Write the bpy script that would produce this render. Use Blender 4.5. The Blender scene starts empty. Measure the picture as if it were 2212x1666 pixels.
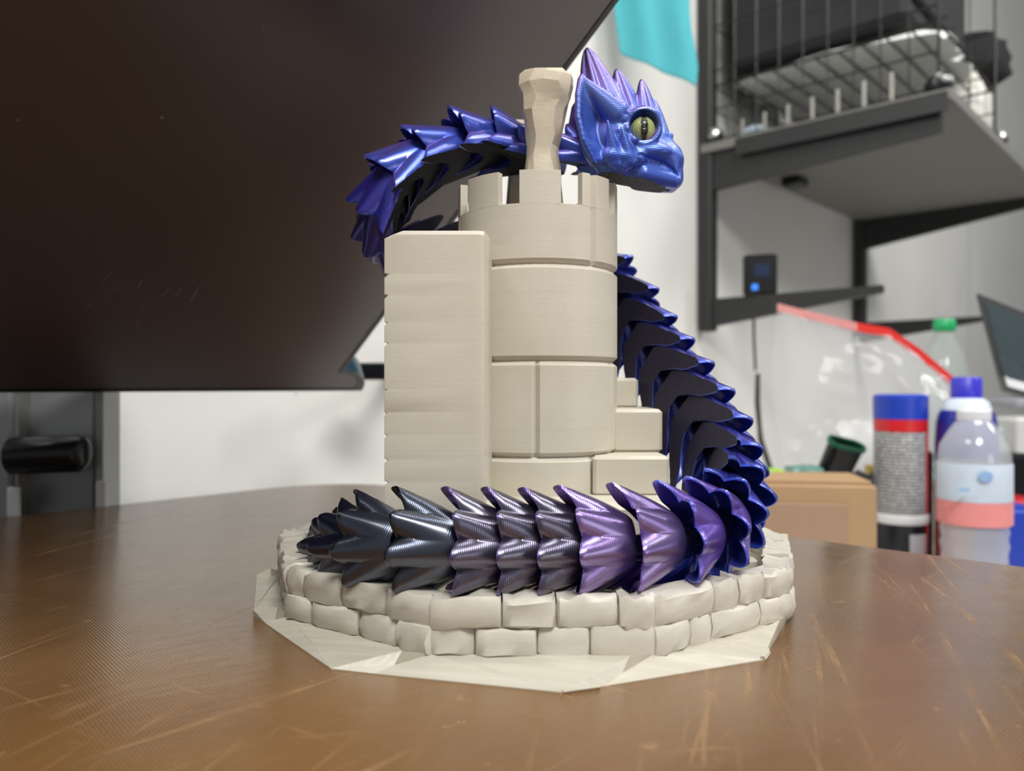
import bpy, math, random
import numpy as np
from mathutils import Vector, Matrix
random.seed(7)
rng = np.random.default_rng(5)
S = 0.085            # one working unit (camera height over the table) in metres
F = 1700.0           # focal length in pixels of a 2212 px wide frame
SC = bpy.context.scene
COL = SC.collection

# ------------------------------------------------------------------ camera, world, lights, exposure
cam = bpy.data.cameras.new('camera')
camo = bpy.data.objects.new('camera', cam); COL.objects.link(camo)
camo.location = (0, 0, 1.0 * S); camo.rotation_euler = (math.radians(90), 0, 0)
cam.sensor_width = 36; cam.lens = F / 2212 * 36
cam.clip_start = 0.01; cam.clip_end = 50
cam.dof.use_dof = True; cam.dof.focus_distance = 3.35 * S; cam.dof.aperture_fstop = 10.5
SC.camera = camo

wd = bpy.data.worlds.new('world'); SC.world = wd; wd.use_nodes = True
wd.node_tree.nodes['Background'].inputs[0].default_value = (0.93, 0.96, 1.0, 1)
wd.node_tree.nodes['Background'].inputs[1].default_value = 0.27

def area(name, loc, target, size, size_y, power, col):
    l = bpy.data.lights.new(name, 'AREA'); l.shape = 'RECTANGLE'
    l.size = size * S; l.size_y = size_y * S; l.energy = power; l.color = col
    o = bpy.data.objects.new(name, l); COL.objects.link(o)
    o.location = Vector(loc) * S
    o.rotation_euler = (Vector(target) - Vector(loc)).to_track_quat('-Z', 'Y').to_euler()
    return o
area('ceiling_lamp_front', (3.0, -5.0, 13.0), (0.5, 4, 1), 5.5, 3.5, 18.0, (1.0, 0.985, 0.955))
area('ceiling_lamp_left', (-6.0, 0.5, 12.5), (0, 4, 1), 5.0, 2.0, 4.0, (1.0, 0.97, 0.93))
area('ceiling_lamp_room', (8.0, 6.0, 15.0), (8, 16, 3), 7.0, 3.0, 13.0, (1.0, 0.98, 0.95))
area('side_fill_right', (9.0, -2.0, 1.8), (0, 6, 2.2), 4.0, 3.0, 1.2, (1.0, 0.97, 0.96))  # added low fill from the right, gives the tilted screen its gradient
area('wall_fill_far_right', (22.0, 8.0, 15.0), (20, 24, 5), 7.0, 4.0, 22.0, (1.0, 0.98, 0.95))  # added fill that brightens the far right end of the wall

vs = SC.view_settings
vs.view_transform = 'Standard'; vs.look = 'None'; vs.gamma = 1.0; vs.use_curve_mapping = False
vs.exposure = -0.1

# ------------------------------------------------------------------ helpers
def P(px, py, Z):
    """picture point at depth Z -> working coordinates"""
    return Vector(((px - 1106) / F * Z, Z, 1 - (py - 833) / F * Z))

def srgb(r, g, b):
    f = lambda c: (c / 255 / 12.92) if c / 255 <= 0.04045 else ((c / 255 + 0.055) / 1.055) ** 2.4
    return (f(r), f(g), f(b), 1)

class MB:
    def __init__(s): s.v = []; s.f = []; s.m = []
    def add(s, vs, fs, mi=0, M=None):
        n = len(s.v)
        for p in vs:
            p = Vector(p)
            s.v.append(M @ p if M is not None else p)
        for f in fs:
            s.f.append([i + n for i in f]); s.m.append(mi)
        return s
    def box(s, c, size, R=None, mi=0, bev=0.0):
        c = Vector(c); x, y, z = [k / 2 for k in size]
        M = Matrix.Translation(c) @ (R.to_4x4() if R is not None else Matrix.Identity(4))
        if bev <= 0:
            v = [(-x,-y,-z),(x,-y,-z),(x,y,-z),(-x,y,-z),(-x,-y,z),(x,-y,z),(x,y,z),(-x,y,z)]
            f = [(0,3,2,1),(4,5,6,7),(0,1,5,4),(1,2,6,5),(2,3,7,6),(3,0,4,7)]
            return s.add(v, f, mi, M)
        b = bev; v = []
        for (dx, dy, zz) in ((x-b, y-b, -z), (x, y, -z+b), (x, y, z-b), (x-b, y-b, z)):
            cc = b if zz in (-z+b, z-b) else b*0.6
            v += [(-dx+cc,-dy,zz),(dx-cc,-dy,zz),(dx,-dy+cc,zz),(dx,dy-cc,zz),(dx-cc,dy,zz),(-dx+cc,dy,zz),(-dx,dy-cc,zz),(-dx,-dy+cc,zz)]
        f = [tuple(range(7,-1,-1)), tuple(range(24,32))]
        for k in range(3):
            for j in range(8):
                a = k*8+j; b2 = k*8+(j+1)%8
                f.append((a, b2, b2+8, a+8))
        return s.add(v, f, mi, M)
    def loft(s, rings, mi=0, cap0=True, cap1=True, closed=True):
        n = len(rings[0]); v = [p for r in rings for p in r]; f = []
        for i in range(len(rings)-1):
            for j in range(n if closed else n-1):
                a = i*n+j; b = i*n+(j+1)%n
                f.append((a, b, b+n, a+n))
        if cap0: f.append(tuple(range(n-1,-1,-1)))
        if cap1: f.append(tuple((len(rings)-1)*n+j for j in range(n)))
        return s.add(v, f, mi)
    def lathe(s, prof, c=(0,0,0), n=32, mi=0, M=None, cap=True):
        c = Vector(c); rings = []
        for (r, z) in prof:
            rings.append([Vector((r*math.cos(2*math.pi*j/n), r*math.sin(2*math.pi*j/n), z)) for j in range(n)])
        MM = Matrix.Translation(c) @ (M.to_4x4() if M is not None else Matrix.Identity(4))
        rings = [[MM @ p for p in r] for r in rings]
        return s.loft(rings, mi, cap, cap)
    def tube(s, pts, r, n=8, mi=0):
        pts = [Vector(p) for p in pts]; rings = []
        rr = r if isinstance(r, (list, tuple)) else [r]*len(pts)
        up = Vector((0.01, 0.02, 1))
        for i, p in enumerate(pts):
            t = (pts[min(i+1, len(pts)-1)] - pts[max(i-1, 0)]).normalized()
            if abs(t.dot(up.normalized())) > 0.98: u0 = Vector((1, 0, 0))
            else: u0 = up
            a = t.cross(u0).normalized(); b = t.cross(a)
            rings.append([p + (a*math.cos(2*math.pi*k/n) + b*math.sin(2*math.pi*k/n))*rr[i] for k in range(n)])
        return s.loft(rings, mi)
    def prism(s, poly, d, mi=0):
        """poly: list of Vectors, extruded along vector d"""
        n = len(poly); d = Vector(d)
        v = [Vector(p) for p in poly] + [Vector(p)+d for p in poly]
        f = [tuple(range(n)), tuple(range(2*n-1, n-1, -1))]
        for j in range(n): f.append((j, j+n, (j+1)%n+n, (j+1)%n))
        return s.add(v, f, mi)
    def mesh(s, name, off=(0,0,0), smooth=40):
        off = Vector(off)
        me = bpy.data.meshes.new(name)
        me.from_pydata([tuple((p-off)*S) for p in s.v], [], s.f)
        me.update()
        fix(me, s.m, smooth)
        return me

import bmesh
def fix(me, mis, smooth):
    bm = bmesh.new(); bm.from_mesh(me)
    bm.faces.ensure_lookup_table()
    if mis:
        for f, m in zip(bm.faces, mis): f.material_index = m
    bmesh.ops.recalc_face_normals(bm, faces=bm.faces)
    lim = math.radians(smooth or 0)
    for f in bm.faces: f.smooth = bool(smooth)
    if smooth:
        for e in bm.edges:
            if len(e.link_faces) == 2 and e.calc_face_angle(0) > lim: e.smooth = False
    bm.to_mesh(me); bm.free()

def link(name, me, parent=None, mats=(), loc=None):
    o = bpy.data.objects.new(name, me); COL.objects.link(o)
    if parent is not None: o.parent = parent
    if me is not None:
        for m in mats:
            if len(me.materials) < len(mats): me.materials.append(m)
    if loc is not None: o.location = Vector(loc) * S
    return o

def wpos(o):
    p = Vector((0,0,0))
    while o is not None: p = p + o.location; o = o.parent
    return p / S

def part(name, mb, mat, parent, smooth=40):
    """mb holds working coordinates of the whole place; parent chain unrotated"""
    off = wpos(parent) if parent is not None else Vector((0,0,0))
    mats = mat if isinstance(mat, (list, tuple)) else [mat]
    return link(name, mb.mesh(name, off, smooth), parent, mats)

def tag(o, label=None, cat=None, group=None, kind=None):
    if label: o['label'] = label
    if cat: o['category'] = cat
    if group: o['group'] = group
    if kind: o['kind'] = kind
    return o

def thing(name, loc, label, cat, group=None):
    o = bpy.data.objects.new(name, None); COL.objects.link(o)
    o.empty_display_size = 0.02; o.location = Vector(loc) * S
    return tag(o, label, cat, group)

def single(name, mb, mat, loc, label, cat, smooth=40):
    mats = mat if isinstance(mat, (list, tuple)) else [mat]
    o = link(name, mb.mesh(name, loc, smooth), None, mats, loc)
    return tag(o, label, cat)

# ------------------------------------------------------------------ materials
class NT:
    def __init__(s, name):
        s.m = bpy.data.materials.new(name); s.m.use_nodes = True
        s.t = s.m.node_tree; s.b = s.t.nodes['Principled BSDF']; s._c = None
    def n(s, typ, **kw):
        nd = s.t.nodes.new(typ)
        for k, v in kw.items():
            if k.startswith('i_'):
                key = k[2:].replace('_', ' ')
                nd.inputs[key].default_value = v
            else: setattr(nd, k, v)
        return nd
    def l(s, a, b): s.t.links.new(a, b)
    def coord(s, scale=(1,1,1), rot=(0,0,0)):
        tc = s.n('ShaderNodeTexCoord'); src = tc.outputs['Object']
        if any(rot):
            m0 = s.n('ShaderNodeMapping'); m0.inputs['Rotation'].default_value = rot
            s.l(src, m0.inputs['Vector']); src = m0.outputs[0]
        mp = s.n('ShaderNodeMapping'); mp.inputs['Scale'].default_value = [k / S for k in scale]
        s.l(src, mp.inputs['Vector']); return mp.outputs[0]
    def noise(s, scale, detail=3, rough=0.5, vec=None, dist=0.0):
        nd = s.n('ShaderNodeTexNoise'); nd.inputs['Scale'].default_value = scale
        nd.inputs['Detail'].default_value = detail; nd.inputs['Roughness'].default_value = rough
        nd.inputs['Distortion'].default_value = dist
        s.l(vec if vec is not None else s.coord(), nd.inputs['Vector']); return nd.outputs['Fac']
    def wave(s, scale, vec, dist=0.0, direction='Z', detail=1):
        nd = s.n('ShaderNodeTexWave'); nd.bands_direction = direction
        nd.inputs['Scale'].default_value = scale; nd.inputs['Distortion'].default_value = dist
        nd.inputs['Detail'].default_value = detail
        s.l(vec, nd.inputs['Vector']); return nd.outputs['Fac']
    def ramp(s, fac, stops):
        nd = s.n('ShaderNodeValToRGB'); cr = nd.color_ramp
        while len(cr.elements) < len(stops): cr.elements.new(0.5)
        for e, (p, c) in zip(cr.elements, stops): e.position = p; e.color = c
        s.l(fac, nd.inputs[0]); return nd.outputs['Color']
    def mix(s, fac, a, b, mode='MIX'):
        nd = s.n('ShaderNodeMix', data_type='RGBA', blend_type=mode)
        for k, v in ((0, fac), (6, a), (7, b)):
            if isinstance(v, (tuple, list, float, int)): nd.inputs[k].default_value = v
            else: s.l(v, nd.inputs[k])
        return nd.outputs[2]
    def math(s, op, a, b=0.0, clamp=False):
        nd = s.n('ShaderNodeMath', operation=op, use_clamp=clamp)
        for k, v in ((0, a), (1, b)):
            if isinstance(v, (float, int)): nd.inputs[k].default_value = v
            else: s.l(v, nd.inputs[k])
        return nd.outputs[0]
    def bump(s, h, dist, strength=1.0):
        nd = s.n('ShaderNodeBump'); nd.inputs['Distance'].default_value = dist * S
        nd.inputs['Strength'].default_value = strength
        s.l(h, nd.inputs['Height']); s.l(nd.outputs[0], s.b.inputs['Normal'])
    def set(s, **kw):
        for k, v in kw.items():
            key = k.replace('_', ' ')
            if isinstance(v, (tuple, list, float, int)): s.b.inputs[key].default_value = v
            else: s.l(v, s.b.inputs[key])
        return s

def plain(name, col, rough=0.5, metal=0.0, var=0.12, alpha=1.0, spec=0.5, nscale=6.0):
    t = NT(name)
    dark = tuple([c * (1 - var) for c in col[:3]] + [1])
    lite = tuple([min(1, c * (1 + var)) for c in col[:3]] + [1])
    t.set(Base_Color=t.mix(t.noise(nscale), dark, lite), Roughness=rough, Metallic=metal, Alpha=alpha, Specular_IOR_Level=spec)
    return t.m

def m_ivory(name='ivory_filament', col=(204, 198, 184), lines=True, lump=0.0):
    t = NT(name); c = t.coord()
    n1 = t.noise(2.3, 4, 0.6, c)
    base = t.ramp(n1, [(0.3, srgb(col[0]-8, col[1]-9, col[2]-12)), (0.7, srgb(*col))])
    t.set(Base_Color=base, Roughness=0.42, Specular_IOR_Level=0.42, Subsurface_Weight=0.25,
          Subsurface_Radius=(0.004, 0.003, 0.002), Subsurface_Scale=0.35)
    w = t.wave(60.0, c, 0.15)
    band = t.noise(1.0, 2, 0.6, t.coord((0.6, 0.6, 22)))
    h = t.math('ADD', t.math('MULTIPLY', w, 0.12), t.math('MULTIPLY', band, 0.5))
    if lump: h = t.math('ADD', h, t.math('MULTIPLY', t.noise(7.0, 3, 0.6, c), lump))
    t.bump(h, 0.0035, 0.55)
    return t.m
M_IV = m_ivory()
M_BRICK = m_ivory('ivory_brick', (206, 201, 190), lump=2.0)
M_ROCK = m_ivory('ivory_rock', (208, 197, 176), lump=2.2)
def m_raft():
    t = NT('ivory_raft'); c = t.coord()
    st = t.noise(1.0, 3, 0.6, t.coord((1.2, 16, 5), (0, 0, 0.25)))
    t.set(Base_Color=t.ramp(st, [(0.3, srgb(182, 176, 160)), (0.7, srgb(196, 191, 177))]), Roughness=0.4, Specular_IOR_Level=0.45)
    t.bump(st, 0.012, 0.6); return t.m
M_RAFT = m_raft()

SILK = {}
def silk(a, b, axis=(-1, 0, 0), rough=0.27, metal=0.55, lo=-0.35, hi=0.45, line_dir='X'):
    key = (a, b, axis, rough, metal, lo, hi)
    if key in SILK: return SILK[key]
    t = NT('two_tone_silk_filament')
    tc = t.n('ShaderNodeTexCoord')
    dp = t.n('ShaderNodeVectorMath', operation='DOT_PRODUCT'); dp.inputs[1].default_value = axis
    t.l(tc.outputs['Normal'], dp.inputs[0])
    mr = t.n('ShaderNodeMapRange', interpolation_type='SMOOTHSTEP'); t.l(dp.outputs['Value'], mr.inputs[0])
    mr.inputs[1].default_value = lo; mr.inputs[2].default_value = hi
    colr = t.mix(mr.outputs[0], srgb(*a), srgb(*b))
    t.set(Base_Color=colr, Roughness=rough, Metallic=metal, Specular_IOR_Level=0.6,
Coat_Weight=0.9, Coat_Roughness=0.22, Anisotropic=0.45)
    c = t.coord()
    w = t.wave(46.0, c, 0.3, line_dir)
    h = t.math('ADD', t.math('MULTIPLY', w, 0.3), t.math('MULTIPLY', t.noise(9, 2, 0.5, c), 0.9))
    t.bump(h, 0.004, 0.5)
    SILK[key] = t.m; return t.m

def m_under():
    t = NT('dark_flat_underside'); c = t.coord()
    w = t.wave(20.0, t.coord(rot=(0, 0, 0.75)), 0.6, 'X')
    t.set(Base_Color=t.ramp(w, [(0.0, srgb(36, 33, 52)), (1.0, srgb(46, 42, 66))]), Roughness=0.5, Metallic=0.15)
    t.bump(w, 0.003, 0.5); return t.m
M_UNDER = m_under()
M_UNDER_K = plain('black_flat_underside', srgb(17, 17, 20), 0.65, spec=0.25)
def m_head_under():
    t = NT('speckled_black_underside'); c = t.coord()
    n = t.noise(60, 3, 0.7, c)
    t.set(Base_Color=t.ramp(n, [(0.45, srgb(34, 32, 38)), (0.75, srgb(96, 90, 92))]), Roughness=0.6); t.bump(n, 0.01, 0.8)
    return t.m

def m_table():
    t = NT('brown_resin_board'); c = t.coord()
    big = t.noise(0.55, 4, 0.6, c)
    base = t.ramp(big, [(0.3, srgb(97, 68, 38)), (0.55, srgb(112, 80, 45)), (0.75, srgb(127, 93, 55))])
    # fine woven grain
    wx = t.wave(27.0, t.coord(rot=(0, 0, 0.85)), 0.4, 'X'); wy = t.wave(27.0, t.coord(rot=(0, 0, 0.85)), 0.4, 'Y')
    weave = t.math('MULTIPLY', wx, wy)
    base = t.mix(t.math('MULTIPLY', weave, 0.22), base, srgb(168, 122, 72))
    tot = None
    for (ang, st, sc, lo, hi, amt) in ((1.33, 16, 0.5, 0.66, 0.74, 0.75), (1.22, 22, 0.5, 0.66, 0.75, 0.7), (0.85, 14, 0.8, 0.66, 0.75, 0.6),
                                       (-0.6, 18, 0.5, 0.69, 0.78, 0.5), (1.45, 24, 0.55, 0.67, 0.76, 0.6), (0.15, 6, 1.6, 0.68, 0.79, 0.5)):
        v = t.coord((1, st * 1.8, 1), (0, 0, -ang))
        n = t.noise(sc, 5, 0.62, v, 0.06)
        m = t.n('ShaderNodeMapRange'); t.l(n, m.inputs[0]); m.inputs[1].default_value = lo - 0.055; m.inputs[2].default_value = hi - 0.03
        k = t.math('MULTIPLY', m.outputs[0], amt)
        tot = k if tot is None else t.math('MAXIMUM', tot, k)
    brk = t.n('ShaderNodeMapRange'); t.l(t.noise(3.5, 3, 0.6, c), brk.inputs[0]); brk.inputs[1].default_value = 0.35; brk.inputs[2].default_value = 0.62
    scr = t.math('MULTIPLY', tot, brk.outputs[0])
    sp = t.noise(9.0, 4, 0.7, c)
    m2 = t.n('ShaderNodeMapRange'); t.l(sp, m2.inputs[0]); m2.inputs[1].default_value = 0.62; m2.inputs[2].default_value = 0.72
    scr = t.math('MAXIMUM', scr, t.math('MULTIPLY', m2.outputs[0], 0.45))
    base = t.mix(t.math('MULTIPLY', scr, 0.75), base, srgb(182, 146, 104))
    rg = t.math('ADD', t.math('MULTIPLY', t.noise(5, 3, 0.6, c), 0.10), 0.11)
    rg = t.math('ADD', rg, t.math('MULTIPLY', scr, 0.3))
    t.set(Base_Color=base, Roughness=rg, Specular_IOR_Level=0.75)
    t.bump(t.math('ADD', t.math('MULTIPLY', weave, 0.25), t.noise(3.0, 4, 0.6, t.coord((0.6, 3, 1), (0, 0, -0.6)))), 0.008, 0.35)
    return t.m

M_WALL = None
def m_wall():
    t = NT('white_painted_wall'); c = t.coord()
    t.set(Base_Color=t.ramp(t.noise(0.25, 3, 0.5, c), [(0.3, srgb(212, 211, 206)), (0.7, srgb(221, 220, 216))]), Roughness=0.75, Specular_IOR_Level=0.25)
    t.bump(t.noise(14, 3, 0.6, c), 0.01, 0.3); return t.m
M_WALL = m_wall()
M_BLACK = plain('black_powder_coat', srgb(34, 34, 35), 0.5)
M_BLACKG = plain('black_gloss_plastic', srgb(14, 14, 16), 0.25)
M_SHELF = plain('grey_laminate', srgb(112, 111, 106), 0.6, var=0.05)
M_STEEL = plain('chrome_steel', srgb(190, 190, 188), 0.25, 0.9)
M_ALU = plain('grey_aluminium', srgb(150, 153, 153), 0.38, 0.6, var=0.05)
M_ROD = plain('dull_grey', srgb(140, 138, 132), 0.5, 0.2)
M_WIRE = plain('black_wire', srgb(34, 33, 32), 0.4, 0.3)

# ------------------------------------------------------------------ the setting
W0 = Vector((4.2, 17.3, 0)); WD = Vector((0.68, 0.733, 0)).normalized(); WN = Vector((WD.y, -WD.x, 0))
UP = Vector((0, 0, 1))
def WP(s, n, z): return W0 + WD * s + WN * n + UP * z
RW = Matrix((WD, WN * -1, UP)).transposed()      # local x along the wall, y into it, z up
FLOOR = -9.0; COUNTER = -1.75

mb = MB(); mb.box(WP(24, -0.6, 9.0), (83, 1.0, 36.0), RW); mb2 = mb
w = part('wall_back', mb, M_WALL, None); tag(w, 'plain off-white wall behind the table and shelves', kind='structure')
mb = MB()
mb.box(WP(23.3, -0.09, 9), (0.10, 0.03, 36), RW)
tr = part('trim_1', mb, plain('joint_grey', srgb(178, 178, 174), 0.8), None); tag(tr, 'thin vertical joint strip in the off-white wall', kind='structure')  # grey strip marking the vertical joint of the wall
mb = MB(); mb.box((4, 8, FLOOR - 0.1), (70, 60, 0.2))
tag(part('floor', mb, plain('grey_floor', srgb(110, 108, 104), 0.6), None), 'grey floor below the tables', kind='structure')

# ------------------------------------------------------------------ the brown board the castle stands on
A_ = Vector((0.66, 0.751, 0)); B_ = Vector((0.751, -0.66, 0)); CR = Vector((-1.755, 8.40, 0))
TW = 12.5; TL = 13.0
def rrect(r, inset=0.0, z=0.0):
    pts = []
    cs = [(inset + r, inset + r, 180), (TL - inset - r, inset + r, 270), (TL - inset - r, TW - inset - r, 0), (inset + r, TW - inset - r, 90)]
    for (u, v, a0) in cs:
        for k in range(9):
            a = math.radians(a0 + k * 90 / 8)
            pts.append(CR + B_ * (u + r * math.cos(a)) - A_ * (v + r * math.sin(a)) + UP * z)
    return pts
tb = thing('table', (CR + B_ * 6 - A_ * 6 + UP * FLOOR), 'glossy brown scratched table board under the castle print', 'table')
mb = MB(); mb.loft([rrect(0.9, 0.03, -0.34), rrect(0.9, 0.0, -0.30), rrect(0.9, 0.0, -0.035), rrect(0.9, 0.035, 0.0)])
top = part('tabletop', mb, m_table(), tb)
for (u, v) in ((1, 1), (TL - 1, 1), (TL - 1, TW - 1), (1, TW - 1)):
    mb = MB(); c = CR + B_ * u - A_ * v; mb.box((c.x, c.y, (FLOOR - 0.34) / 2), (0.5, 0.5, -FLOOR - 0.34)); part('leg', mb, M_BLACK, tb)

# ------------------------------------------------------------------ the castle
CC = Vector((0.11, 4.08, 0)); RO = 1.32
castle = thing('castle_tower', (CC.x, CC.y, 0), 'ivory printed castle tower on a ten-sided stone-walled base', 'figurine')
def dec(r, z, k): a = math.radians(-108 + 36 * k); return Vector((CC.x + r * math.cos(a), CC.y + r * math.sin(a), z))
ZB = 0.025; HW = 0.21; TH = 0.125
# core of the ring wall and inner plate
mb = MB()
outer = [[dec(RO - 0.028, z, k) for k in range(10)] for z in (ZB, ZB + HW - 0.03)]
inner = [[dec(RO - TH + 0.015, z, k) for k in range(10)] for z in (ZB + HW - 0.03, ZB)]
mb.loft(outer + inner + [outer[0]], cap0=False, cap1=False)
part('ring_wall_core', mb, M_BRICK, castle, 20)
mb = MB(); mb.loft([[dec(RO - 0.1, z, k) for k in range(10)] for z in (0.0, ZB + 0.035)])
part('base_plate', mb, M_IV, castle, 20)

def stone(a, b, nin, z0, z1, thick, jit=0.012, seed=0, roughtop=0.0, proud=0.0):
    """rounded irregular block between ground points a and b, outer face out, nin = inward normal"""
    r = random.Random(seed); mb = MB()
    nx, ny, nz = 5, 3, 4
    L = (b - a); ln = L.length; d = L / ln
    def q(u, v, w):
        # u 0..1 along, v 0..1 depth (0 outer), w 0..1 height
        e = 0.022
        fu = min(u, 1 - u) * ln; fw = min(w, 1 - w) * (z1 - z0); fv = v * thick
        cu = max(0, 1 - fu / e) ; cw = max(0, 1 - fw / e)
        ins = 0.009 * (cu ** 2 + cw ** 2) + (0.006 if cu and cw else 0)
        shr = 0.0035 * (1 if fu < 1e-6 else 0)
        p = a + d * (u * ln) + nin * (v * thick)
        if v < 0.3: p = p + nin * ins - nin * proud
        if v > 0.7: p = p - nin * (ins * 0.6)
        z = z0 + w * (z1 - z0)
        p = p + d * ((0.5 - u) * 2 * shr)
        return Vector((p.x, p.y, z))
    us = [0, 0.06, 0.2, 0.45, 0.7, 0.94, 1]; ws = [0, 0.12, 0.5, 0.86, 1]; vv = [0, 0.35, 1]
    cache = {}
    def vid(i, k, j):
        key = (i, k, j)
        if key not in cache:
            p = q(us[i], vv[k], ws[j])
            edge_u = i in (0, len(us)-1)
            am = jit * (0.35 if edge_u else 1)
            p = p + nin * r.uniform(-am, am) + UP * r.uniform(-am, am) * 0.7
            if j == len(ws)-1: p = p + UP * r.uniform(-roughtop, roughtop)
            cache[key] = len(mb.v); mb.v.append(p)
        return cache[key]
    I, K, J = len(us)-1, len(vv)-1, len(ws)-1
    def f(*ids): mb.f.append(list(ids)); mb.m.append(0)
    for i in range(I):
        for j in range(J):
            f(vid(i,0,j), vid(i+1,0,j), vid(i+1,0,j+1), vid(i,0,j+1)); f(vid(i,K,j), vid(i,K,j+1), vid(i+1,K,j+1), vid(i+1,K,j))
        for k in range(K):
            f(vid(i,k,J), vid(i+1,k,J), vid(i+1,k+1,J), vid(i,k+1,J)); f(vid(i,k,0), vid(i,k+1,0), vid(i+1,k+1,0), vid(i+1,k,0))
    for j in range(J):
        for k in range(K):
            f(vid(0,k,j), vid(0,k,j+1), vid(0,k+1,j+1), vid(0,k+1,j)); f(vid(I,k,j), vid(I,k+1,j), vid(I,k+1,j+1), vid(I,k,j+1))
    return mb
rb = random.Random(3)
splits = {(0, 1): [0, .02, .22, .44, .64, 1.0], (0, 0): [0, .13, .40, .70, .96, 1.0], }
for k in range(10):
    a0, b0 = dec(RO, 0, k), dec(RO, 0, k + 1)
    nin = (Vector((CC.x, CC.y, 0)) - (a0 + b0) / 2).normalized()
    for course in (0, 1):
        z0 = ZB + course * 0.103 - 0.002; z1 = z0 + 0.105
        n = 4 if (k + course) % 2 else 4
        ws = [rb.uniform(0.55, 1.5) for _ in range(n)]; tot = sum(ws); acc = 0
        off = 0
        for i, w_ in enumerate(ws):
            t0 = acc / tot; acc += w_; t1 = acc / tot
            o = stone(a0.lerp(b0, t0), a0.lerp(b0, t1), nin, z0, z1 + rb.uniform(-0.004, 0.006), TH, 0.008, seed=k * 50 + course * 10 + i,
                      roughtop=0.012 if course else 0.0, proud=rb.uniform(-0.004, 0.012))
            part('brick', o, M_BRICK, castle, 45)

# lifted raft with spikes
spk = [P(548, 1330, 3.42), P(715, 1447, 2.77), P(1215, 1498, 2.556), P(1648, 1427, 2.86), P(1718, 1312, 3.55)]
spk[0].z = 0.022; spk[1].z = 0.004; spk[2].z = 0.004; spk[3].z = 0.004; spk[4].z = 0.012
ang = [math.degrees(math.atan2(p.y - CC.y, p.x - CC.x)) for p in spk]
extra = []
for a in (14, 48, 82, 116, 150, 178):
    extra.append(Vector((CC.x + 1.45 * math.cos(math.radians(a)), CC.y + 1.45 * math.sin(math.radians(a)), 0.006)))
S_ = spk + extra
mb = MB()
n = len(S_)
def wallpt(i, z=None):
    v = dec(RO - 0.02, ZB + 0.004, i); return v
def near_corner(p, q):
    """wall corner lying between two neighbouring spikes"""
    m = (p + q) / 2; return min(range(10), key=lambda i: (dec(RO, 0, i) - m).length)
cor = [near_corner(S_[i], S_[(i + 1) % n]) for i in range(n)]
for i in range(n):
    s0, s1 = S_[i], S_[(i + 1) % n]
    c0 = wallpt(cor[i - 1]); c1 = wallpt(cor[i])
    # facet lying on the wall face: c0, c1, spike s0
    mid0 = (c0 + s0) / 2; mid1 = (c1 + s0) / 2
    t = [c0, c1, s0]
    lip = c1.lerp(s0, 0.45) + UP * 0.040 + (s1 - s0) * 0.07
    low1 = c1.lerp(s0, 0.45) + (s1 - s0) * 0.035; low1.z = 0.004
    q1 = c1.lerp(s1, 0.5) + UP * 0.012
    cc = (c0 + c1 + s0) / 3 + UP * 0.002
    base = len(mb.v)
    if (c0 - c1).length > 0.01:
        mb.add([c0, c1, lip, s0, c0.lerp(s0, 0.5) + UP * 0.004], [(0, 1, 2, 3, 4)])
    edge1 = s0.lerp(s1, 0.2); edge1.z = 0.002
    edge2 = s0.lerp(s1, 0.55); edge2.z = 0.003
    mb.add([c1, lip, s0, low1, edge1, edge2, s1, q1], [(0, 1, 3), (1, 2, 4, 3), (0, 3, 4, 5), (0, 5, 6, 7)])
    # skirt down to the board
    for (p, q) in ((s0, edge1), (edge1, edge2), (edge2, s1)):
        pb = p.copy(); qb = q.copy(); pb.z = qb.z = -0.0005
        mb.add([p, q, qb, pb], [(0, 1, 2, 3)])
tb1 = P(1215, 1500, 2.556); tb2 = P(1296, 1484, 2.60)
part('raft', mb, M_RAFT, castle, 35)
mb = MB(); mb.tube([Vector((tb1.x, tb1.y, 0.006)), Vector((tb2.x, tb2.y, 0.006))], 0.006, 6); part('raft_tab', mb, M_RAFT, castle)
mb = MB(); pe = P(1648, 1427, 2.86); mb.tube([Vector((pe.x, pe.y, .006)), Vector((pe.x + .035, pe.y + .05, .012)), Vector((pe.x + .06, pe.y + .14, .012))], [0.012, .009, .003], 6); part('raft_tab', mb, M_RAFT, castle)

# plinth under tower
TC = Vector((0.127, 3.93, 0)); TR = 0.395
mb = MB(); mb.box((0.16, 3.93, 0.27), (1.36, 1.16, 0.46), bev=0.03); part('plinth', mb, M_IV, castle)
# stair steps at right
for (x, y, z, sx, sy, sz) in ((0.545, 3.95, 0.585, 0.35, 0.72, 0.185), (0.55, 4.1, 0.78, 0.36, 0.58, 0.21), (0.50, 4.36, 0.96, 0.34, 0.38, 0.16)):
    mb = MB(); mb.box((x, y, z), (sx, sy, sz), bev=0.015); part('step', mb, M_IV, castle)
for (x, y, sx) in ((0.62, 3.25, .22), (0.86, 3.5, .16), (0.4, 3.22, .16), (1.02, 3.8, .2)):
    mb = MB(); mb.box((x, y, 0.12), (sx, 0.3, 0.14), Matrix.Rotation(0.3 * x, 3, 'Z'), bev=0.015); part('floor_block', mb, M_IV, castle)

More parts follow.
